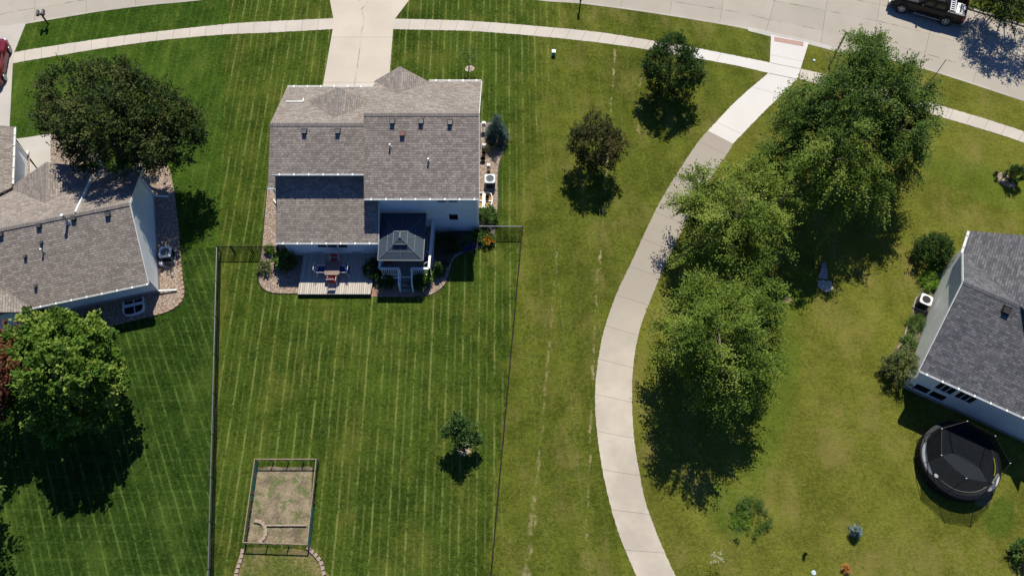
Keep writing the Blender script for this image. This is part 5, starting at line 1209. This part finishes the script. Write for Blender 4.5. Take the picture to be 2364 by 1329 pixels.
# maple lower left
c = P(140, 868, 4.3)
tree('maple_tree', 'round bright yellow-green maple tree at the lower left edge of the photo', 'tree', (c.x, c.y-.2),
     LB((140, 868, 4.6, 2.5, 2.6), (78, 800, 4.3, 1.5, 1.7), (140, 778, 4.6, 1.6, 1.7), (215, 815, 4.2, 1.5, 1.7), (240, 890, 3.8, 1.4, 1.6), (205, 940, 3.2, 1.3, 1.5), (130, 955, 3.0, 1.6, 1.6), (72, 905, 3.4, 1.3, 1.5), (140, 850, 6.4, 1.7, 1.5), (90, 745, 3.9, .9, .9), (195, 760, 3.8, .9, .9)),
     M_MAPLE, 12, .24, clumps=1.7, sprays=9, per=8, leaf=.20, spread=.30, spray=.28, up=.4, aspect=.8, shell=(.62, 1.03), rough=.2, shrink=.93)
c = P(-25, 870, 3.2)
tree('maple_tree', 'dark red-leaved tree just entering the frame behind the yellow-green maple', 'tree', (c.x, c.y), LB((-14, 815, 4.6, 1.4, 1.6), (-10, 900, 3.8, 1.35, 1.6), (-30, 860, 5.2, 1.5, 1.5)), M_RED, 13, .15, clumps=2.4, sprays=7, per=7, leaf=.17, spread=.4, spray=.4, aspect=.7)
c = P(-130, 1165, 4.0); tree('maple_tree', 'tree mostly outside the lower left edge, only its shadow edge in view', 'tree', (c.x, c.y), LB((-95, 1150, 4.2, 1.5, 1.6), (-120, 1180, 3.4, 1.3, 1.5)), M_GREEN, 14, .15, clumps=2.0, sprays=6, per=6, leaf=.2, spread=.4, spray=.4)
# birches
BK = dict(sprays=17, per=15, leaf=.135, spread=.20, spray=1.35, jit=.30, shell=(.42, .96), up=.1, aspect=.55, shrink=.84)
c = P(1985, 300, 0); b1 = P(1975, 345, 0)
tree('birch_tree', 'tallest multi-lobed birch overlapping the sidewalk and road at the upper right', 'tree', (b1.x, b1.y),
     LB((2012, 112, 7.6, .75, 1.0), (1990, 160, 7.6, 1.4, 1.5), (1945, 212, 6.6, 1.3, 1.5), (2040, 205, 7.6, 1.9, 2.0), (1960, 245, 7.0, 2.1, 2.2), (2112, 222, 6.2, 1.4, 1.6), (1868, 232, 4.8, 1.2, 1.4), (1838, 300, 4.2, 1.4, 1.5), (2085, 290, 6.0, 1.9, 1.9), (2010, 325, 5.2, 1.9, 1.9), (1885, 300, 4.6, 1.5, 1.6), (1812, 370, 3.2, 1.2, 1.3), (2075, 370, 4.6, 1.5, 1.6), (1985, 120, 6.4, .8, .8)),
     M_BIRCHD, 21, .20, BARKP, clumps=1.45, droop=.35, rough=.32, **BK)
b1 = P(1915, 430, 0)
tree('birch_tree', 'drooping lighter birch standing in front of the tallest birch', 'tree', (b1.x, b1.y),
     LB((1938, 318, 7.8, .9, 1.2), (1915, 362, 7.0, 1.4, 1.9), (1965, 385, 6.2, 1.4, 1.8), (1875, 415, 5.0, 1.2, 1.6), (1930, 430, 5.0, 1.4, 1.8), (2000, 430, 4.4, 1.3, 1.6)),
     M_BIRCH, 22, .15, BARKP, clumps=1.0, droop=.9, rough=.34, **BK)
b1 = P(1700, 560, 0)
tree('birch_tree', 'pale green birch leaning over the concrete trail, between the tallest and the lowest birch', 'tree', (b1.x, b1.y),
     LB((1710, 440, 5.2, 1.6, 1.8), (1640, 470, 4.6, 1.3, 1.5), (1770, 470, 4.8, 1.5, 1.7), (1700, 500, 6.0, 1.7, 1.8), (1625, 530, 3.9, 1.5, 1.7), (1780, 540, 4.0, 1.4, 1.6), (1700, 570, 4.4, 1.7, 1.8), (1607, 580, 2.6, 1.0, 1.2), (1742, 592, 2.6, 1.0, 1.2), (1668, 598, 2.4, 1.0, 1.2), (1617, 432, 4.4, .75, .8), (1745, 405, 5.0, .8, .9), (1812, 455, 5.0, .8, .9), (1600, 470, 4.0, .8, .8)),
     M_BIRCHY, 23, .18, BARKP, clumps=1.0, droop=.5, rough=.36, **BK)
b1 = P(1655, 855, 0)
tree('birch_tree', 'lowest full birch right of the trail with a pointed shadow beneath it', 'tree', (b1.x, b1.y),
     LB((1665, 690, 5.0, 1.4, 1.5), (1610, 720, 4.8, 1.4, 1.6), (1725, 720, 5.0, 1.4, 1.6), (1660, 770, 7.0, 1.9, 1.9), (1590, 790, 4.2, 1.5, 1.8), (1735, 790, 4.6, 1.5, 1.8), (1665, 850, 5.0, 1.9, 2.0), (1600, 850, 3.8, 1.2, 1.5), (1720, 870, 3.6, 1.3, 1.5), (1660, 905, 3.0, 1.2, 1.5), (1560, 815, 3.4, .9, 1.0), (1650, 655, 4.4, .7, .7), (1750, 660, 4.6, .75, .8)),
     M_BIRCH, 24, .18, BARKP, clumps=1.1, droop=.35, rough=.32, **BK)
# smaller yard trees
b1 = P(1542, 214, 0)
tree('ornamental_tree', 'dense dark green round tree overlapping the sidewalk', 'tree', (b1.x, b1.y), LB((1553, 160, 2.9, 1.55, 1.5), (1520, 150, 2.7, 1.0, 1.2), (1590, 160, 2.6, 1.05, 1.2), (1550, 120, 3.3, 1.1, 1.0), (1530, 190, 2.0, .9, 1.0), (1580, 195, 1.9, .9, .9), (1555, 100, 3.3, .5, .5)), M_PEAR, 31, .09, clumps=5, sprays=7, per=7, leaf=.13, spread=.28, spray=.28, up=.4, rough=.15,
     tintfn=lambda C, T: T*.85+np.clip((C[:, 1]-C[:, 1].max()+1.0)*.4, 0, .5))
b1 = P(1373, 392, 0)
tree('ornamental_tree', 'round bronze-topped tree in the side lawn, left of the trail', 'tree', (b1.x, b1.y), LB((1378, 335, 2.8, 1.35, 1.4), (1345, 330, 2.5, .85, 1.0), (1410, 335, 2.5, .85, 1.0), (1375, 300, 3.0, 1.0, 1.0), (1365, 365, 2.0, .8, .8), (1400, 365, 1.9, .75, .8)), M_PURP, 32, .08, clumps=5, sprays=7, per=7, leaf=.13, spread=.28, spray=.28, up=.4, rough=.18)
b1 = P(1072, 1036, 0)
tree('sapling', 'small green sapling with a mulch ring in the middle back yard', 'tree', (b1.x, b1.y), LB((1062, 998, 2.2, .58, .65), (1048, 985, 2.1, .4, .45), (1078, 990, 2.1, .42, .45), (1060, 1018, 1.5, .5, .5), (1088, 1012, 1.4, .35, .3), (1058, 968, 2.6, .28, .45), (1100, 1014, 1.2, .2, .15), (1036, 1000, 1.8, .25, .25)), leafmat('sapling_leaves', [(.03, .07, .018), (.06, .12, .03), (.11, .18, .05)], .3), 33, .04, clumps=6, sprays=6, per=6, leaf=.14, spread=.16, spray=.3, up=.3, rough=.35, shrink=.85)
struct(patch([Vector((b1.x+.42*math.cos(a), b1.y+.38*math.sin(a))) for a in np.linspace(0, 6.28, 10)[:-1]], .016, 0, .03, 30).build('mulch_ring', soil('pale_mulch', (.3, .22, .16), (.5, .4, .3), (.2, .15, .1))))
b1 = P(1083, 160, 0)
tree('sapling', 'thin sapling with sparse leaves above a pale mulch patch in front of the tan house', 'tree', (b1.x, b1.y), LB((1082, 128, 1.9, .55, .7), (1076, 142, 1.3, .45, .4), (1090, 138, 1.4, .4, .4)), M_GREEN, 34, .04, clumps=5, sprays=4, per=6, leaf=.09, spread=.25, spray=.3, up=.4)
struct(patch([Vector((b1.x+.05+.36*math.cos(a), b1.y+.05+.30*math.sin(a))) for a in np.linspace(0, 6.28, 10)[:-1]], .016, 0, .03, 30).build('mulch_ring', soil('pink_mulch', (.34, .26, .21), (.52, .43, .36), (.2, .15, .1))))

def shrub(name, label, px, h, rx, rz, mat, seed, cat='shrub', cone=False, n=18, leaf=.07, spread=.12, spray=.14, up=.5, group=None, stem=True, aspect=.6, sprays=6, per=6, **kw):
    q = P(px[0], px[1], h); r_ = thing(name, label, cat, (q.x, q.y, 0), 0, group); rng = np.random.default_rng(seed); s = (-q.x, -q.y, 0)
    if cone: lb = [(q.x, q.y, h*2*f*.95+.1, rx*(1.05-f), rz*.30) for f in (.08, .25, .42, .6, .78, .93)]
    else: lb = [(q.x, q.y, h, rx, rz), (q.x-rx*.45, q.y+rx*.2, h*.9, rx*.62, rz*.7), (q.x+rx*.45, q.y-rx*.15, h*.9, rx*.62, rz*.75), (q.x+rx*.1, q.y+rx*.45, h*1.05, rx*.6, rz*.65)]
    if stem: MB().tube((0, 0, 0), (0, 0, h), .03, .015, 6).build('stem', BARK, r_)
    C, A, Nn, L, W, T = crown(lb, rng, clumps=n, sprays=sprays, per=per, leaf=leaf, spread=spread, spray=spray, up=up, aspect=aspect, bottom=-.9, **kw); leaves_mesh(C, A, Nn, L, W, T, 'foliage', mat, r_, s); return r_
def tuft(name, label, px, r, h, n, mat, seed, cat='plant', w=.015, group=None):
    """arching grass blades"""
    q = P(px[0], px[1], 0); rng = random.Random(seed); m = MB()
    for _ in range(n):
        a = rng.uniform(0, 6.28); l = r*rng.uniform(.5, 1.1); hh = h*rng.uniform(.6, 1.1); d = Vector((math.cos(a), math.sin(a), 0)); t_ = Vector((-d.y, d.x, 0))*w
        p0, p1, p2 = d*.04, d*l*.45+Vector((0, 0, hh)), d*l+Vector((0, 0, hh*.55)); o = len(m.v); m.v += [tuple(p0-t_), tuple(p0+t_), tuple(p1-t_), tuple(p1+t_), tuple(p2)]; m.f += [(o, o+1, o+3, o+2), (o+2, o+3, o+4)]
    o = m.build(name, mat); o.location = (q.x, q.y, 0.01); at = o.data.attributes.new('tint', 'FLOAT', 'FACE'); at.data.foreach_set('value', [rng.random() for _ in m.f]); tag(o, label, cat, group); return o
shrub('blue_spruce', 'conical blue spruce in the gravel at the upper right corner of the tan house', (1146, 296), 1.25, .78, 1.3, M_BLUE, 41, cone=True, n=26, leaf=.09, spread=.14, spray=.22, up=.1, aspect=.35)
tuft('ornamental_grass', 'tan ornamental grass below the blue spruce', (1135, 345), .55, .6, 260, M_GRASSY, 42)
shrub('leafy_shrub', 'loose green shrub between the window well and the silver-railed fence', (1126, 496), .5, .50, .45, M_GREEN, 43, n=14, leaf=.10, spread=.2, spray=.22)
shrub('leafy_shrub', 'dark green shrub at the right rear house corner under the short fence', (1105, 545), .35, .38, .35, M_GREEN, 44, n=14, leaf=.09)
fl = shrub('daylily_clump', 'orange-flowered daylily clump at the tip of the right gravel bed', (1126, 552), .32, .40, .30, M_GREEN, 45, cat='flowers', n=12, leaf=.09)
def blooms(root, px, r, h, n, mat, seed, leaf=.08):
    q = P(px[0], px[1], h); rng = np.random.default_rng(seed); C = np.column_stack([rng.normal(0, r*.55, n)+q.x, rng.normal(0, r*.45, n)+q.y, rng.uniform(h*.9, h*1.35, n)])
    C = np.repeat(C, 5, 0)+rng.normal(size=(n*5, 3))*.035; A = rng.normal(size=C.shape)+np.array([0, 0, .5]); Nn = rng.normal(size=C.shape)*.5+np.array([0, 0, 1.]); L = np.full(len(C), leaf)
    leaves_mesh(C, A, Nn, L, L*.6, rng.uniform(0, 1, len(C)), 'blooms', mat, root, tuple(-v for v in root.location))
blooms(fl, (1127, 553), .36, .45, 42, M_ORNG, 46)
fl = shrub('petunia_clump', 'violet-flowered clump in shade at the foot of the tan house', (1078, 566), .25, .55, .22, M_GREEN, 47, cat='flowers', n=12, leaf=.08); blooms(fl, (1078, 568), .5, .32, 46, M_VIOL, 48, .09)
shrub('round_shrub', 'small lime-green ball shrub in the left gravel bed under the short fence', (622, 577), .28, .27, .25, M_LIME, 49, n=30, leaf=.06, spread=.08, spray=.1)
shrub('spreading_juniper', 'grey-green spreading juniper at the left edge of the gravel bed', (611, 618), .3, .40, .26, M_SHRUB, 50, n=18, leaf=.07)
shrub('leafy_shrub', 'broad-leaved green shrub half in shade left of the low deck', (657, 600), .55, .52, .5, M_GREEN, 51, n=14, leaf=.14, aspect=.7, spread=.18)
shrub('round_shrub', 'dark rounded shrub between the low deck and the raised deck', (862, 622), .5, .62, .5, M_PEAR, 52, n=16, leaf=.08); shrub('round_shrub', 'dark shrub left of the deck stairs', (890, 650), .4, .45, .38, M_PEAR, 53, n=16, leaf=.08)
shrub('round_shrub', 'dark shrub right of the deck stairs', (968, 652), .5, .52, .45, M_PEAR, 54, n=16, leaf=.08); shrub('arborvitae', 'upright green arborvitae by the raised deck right railing', (1013, 620), .55, .38, .6, M_GREEN, 55, cone=True, n=24, leaf=.07)
shrub('leafy_shrub', 'sunlit light green shrub behind the front right deck railing corner', (985, 640), .45, .3, .4, M_LIME, 56, n=12, leaf=.08)
shrub('round_shrub', 'large dark green round shrub at the upper corner of the slate-roofed house', (2156, 578), 1.0, 1.05, .95, M_PEAR, 57, n=9, leaf=.11, spread=.22, spray=.22); shrub('round_shrub', 'olive-grey clumpy shrub at the lower corner of the slate-roofed house', (2083, 848), .85, .98, .9, M_SHRUB, 58, n=9, leaf=.10, spread=.16, spray=.2)
shrub('ground_cover', 'bright green perennial clump above the slate house air conditioner', (2146, 648), .25, .55, .25, M_LIME, 59, cat='plant', n=14, leaf=.11, aspect=.3, spray=.25, stem=False); shrub('ground_cover', 'green perennial clump below the slate house air conditioner', (2116, 745), .2, .5, .22, M_GREEN, 60, cat='plant', n=14, leaf=.10, aspect=.3, spray=.25, stem=False)
shrub('ground_cover', 'weedy low clump between the perennial clump and the olive shrub', (2098, 790), .12, .4, .15, M_GREEN, 61, cat='plant', n=10, leaf=.08, stem=False)
struct(patch(PP((2158, 625), (2178, 640), (2140, 730), (2122, 800), (2092, 810), (2062, 815), (2090, 760), (2110, 700), (2130, 650)), .012, 0, .05, 50).build('planting_bed', soil('weedy_bed', (.07, .085, .03), (.20, .17, .10), (.05, .10, .02), .8)))
for i, (a, b) in enumerate((((2096, 742), (2084, 785)), ((2082, 790), (2062, 818)), ((2150, 618), (2160, 610)))):
    p_, q_ = P(*a), P(*b); o = MB().bar((p_.x, p_.y, .05), (q_.x, q_.y, .05), .09, .09).build('timber_edging', WOOD); tag(o, ('long grey timber edging left of the perennial clump', 'short grey timber edging near the olive shrub', 'timber stub under the large dark shrub')[i], 'edging')
# small island bed on the right
c = P(2325, 418)
struct(patch(PP((2302, 402), (2318, 398), (2334, 412), (2345, 424), (2336, 434), (2312, 424), (2302, 415)), .012, 0, .04, 40).build('gravel_bed', GRAV))
shrub('leafy_shrub', 'dark green young conifer on the small rocky island bed at the right edge', (2345, 402), .8, .5, .6, M_PEAR, 62, n=12, leaf=.10, spray=.22); tuft('spiky_plant', 'small dark plant left of the rocky island bed', (2297, 403), .25, .25, 70, M_PURP, 63); tuft('spiky_plant', 'small green plant at the lower left of the rocky island bed', (2298, 415), .22, .2, 60, M_GREEN, 64)
wf = MB(); wf.path([P(2310, 416, .05), P(2322, 401, .55), P(2331, 407, .5)], .02, 5); wf.path([P(2344, 420, .05), P(2354, 412, .3)], .02, 5); o = wf.build('plant_stake', BROWN); tag(o, 'bent brown plant stakes over the rocky island bed', 'stake')
def rock(label, px, r, mat, seed):
    rng = random.Random(seed); q = P(*px); m = MB(); n = 10; zs = [0, .45, .8, 1]; rs = [1, 1.02, .75, .2]
    for z, k in zip(zs, rs):
        for i in range(n): a = 2*math.pi*i/n; w_ = r*k*rng.uniform(.85, 1.15); m.v.append((w_*math.cos(a), w_*.8*math.sin(a), z*r*.9))
    for j in range(3):
        for i in range(n): m.f.append((j*n+i, j*n+(i+1) % n, (j+1)*n+(i+1) % n, (j+1)*n+i))
    m.f.append(tuple(range(3*n, 4*n))); o = m.build('garden_rock', mat); o.location = (q.x, q.y, 0.0); tag(o, label, 'rock', 'pale rocks on the island bed')
PR_ = plain('pale_rock', (.5, .47, .36), .9, vary=.25); rock('cream rock nearest the young conifer', (2336, 414), .11, PR_, 1); rock('larger cream rock below the first one', (2339, 420), .14, PR_, 2)
# small things in the lower right lawn
shrub('weed_patch', 'overgrown bright green weeds round a stump in the right lawn', (1738, 1190), .16, .95, .16, M_GREEN, 65, cat='weeds', n=9, leaf=.09, spray=.25, stem=False, aspect=.3); shrub('weed_patch', 'pale yellow-green weeds at the lower side of the overgrown patch', (1712, 1205), .12, .5, .13, M_LIME, 66, cat='weeds', n=9, leaf=.08, spray=.2, stem=False, aspect=.3)
b1 = P(1699, 1228, 0); tree('sapling', 'tiny sapling at the lower left of the weed patch', 'tree', (b1.x, b1.y), [(b1.x+.03, b1.y, .75, .13, .2)], M_GREEN, 67, .012, branches=False, clumps=40, sprays=3, per=4, leaf=.07, spread=.06, spray=.1)
b1 = P(1701, 1168, 0); tree('sapling', 'tiny sapling at the upper left of the weed patch', 'tree', (b1.x, b1.y), [(b1.x+.02, b1.y, .45, .10, .14)], M_GREEN, 68, .012, branches=False, clumps=40, sprays=3, per=4, leaf=.06, spread=.05, spray=.08)
b1 = P(1651, 1293, 0); tree('sapling', 'young sapling with pale blossoms low beside the trail', 'tree', (b1.x, b1.y), [(b1.x-.1, b1.y, .9, .28, .25)], M_WHITE, 69, .015, branches=False, clumps=14, sprays=3, per=4, leaf=.06, spread=.1, spray=.15)
shrub('young_spruce', 'small silvery spruce in the middle of the lower right lawn', (1975, 1225), .32, .28, .4, leafmat('silver_needles', [(.08, .13, .12), (.16, .22, .20), (.26, .33, .31)], .05), 70, cone=True, n=26, leaf=.07, spray=.14); tuft('dark_tuft', 'dark thin grass tuft between the blossom sapling and the orange clump', (1855, 1280), .22, .45, 60, M_PEAR, 71, w=.008)
shrub('rust_clump', 'dried rust-orange round clump near the bottom edge of the right lawn', (1953, 1312), .16, .19, .16, leafmat('rust_leaves', [(.30, .13, .03), (.48, .22, .06), (.55, .30, .10)], .1), 72, cat='plant', n=50, leaf=.05, spread=.05, spray=.08, stem=False); shrub('leafy_shrub', 'green shrub at the very right edge near the bottom corner', (2362, 1275), .6, .55, .55, M_GREEN, 73, n=12, leaf=.09)
shrub('leafy_shrub', 'small green shrub against the left house wall in the roof shade', (215, 738), .35, .45, .35, M_GREEN, 74, n=12, leaf=.08)
# trees beyond the road at the top right corner
tree('roadside_tree', 'dark green tree beyond the road kerb at the top right corner', 'tree', (P(2330, -30).x, P(2330, -30).y), LB((2282, -2, 1.8, .9, 1.0), (2322, 6, 2.6, 1.3, 1.2), (2365, 20, 2.8, 1.6, 1.5), (2340, -20, 3.6, 1.6, 1.6), (2300, -40, 3.2, 1.3, 1.4), (2400, 0, 3.2, 1.5, 1.5)), M_PEAR, 81, .12, clumps=2.5, sprays=8, per=7, leaf=.15, spread=.42, spray=.42, rough=.22)
tuft('weed_clump', 'dark weed clump in gravel right of the short fence by the tan house', (641, 576), .18, .2, 30, M_PEAR, 82)
shrub('shaded_bush', 'wide dark bush in the shade of the tan house near the raised deck', (1035, 560), .3, .7, .3, M_PEAR, 83, n=8, leaf=.09, stem=False)
shrub('leafy_shrub', 'yellow-green shrub peeking out below the dark tree at the house front', (212, 388), .5, .45, .4, M_LIME, 84, n=10, leaf=.1)
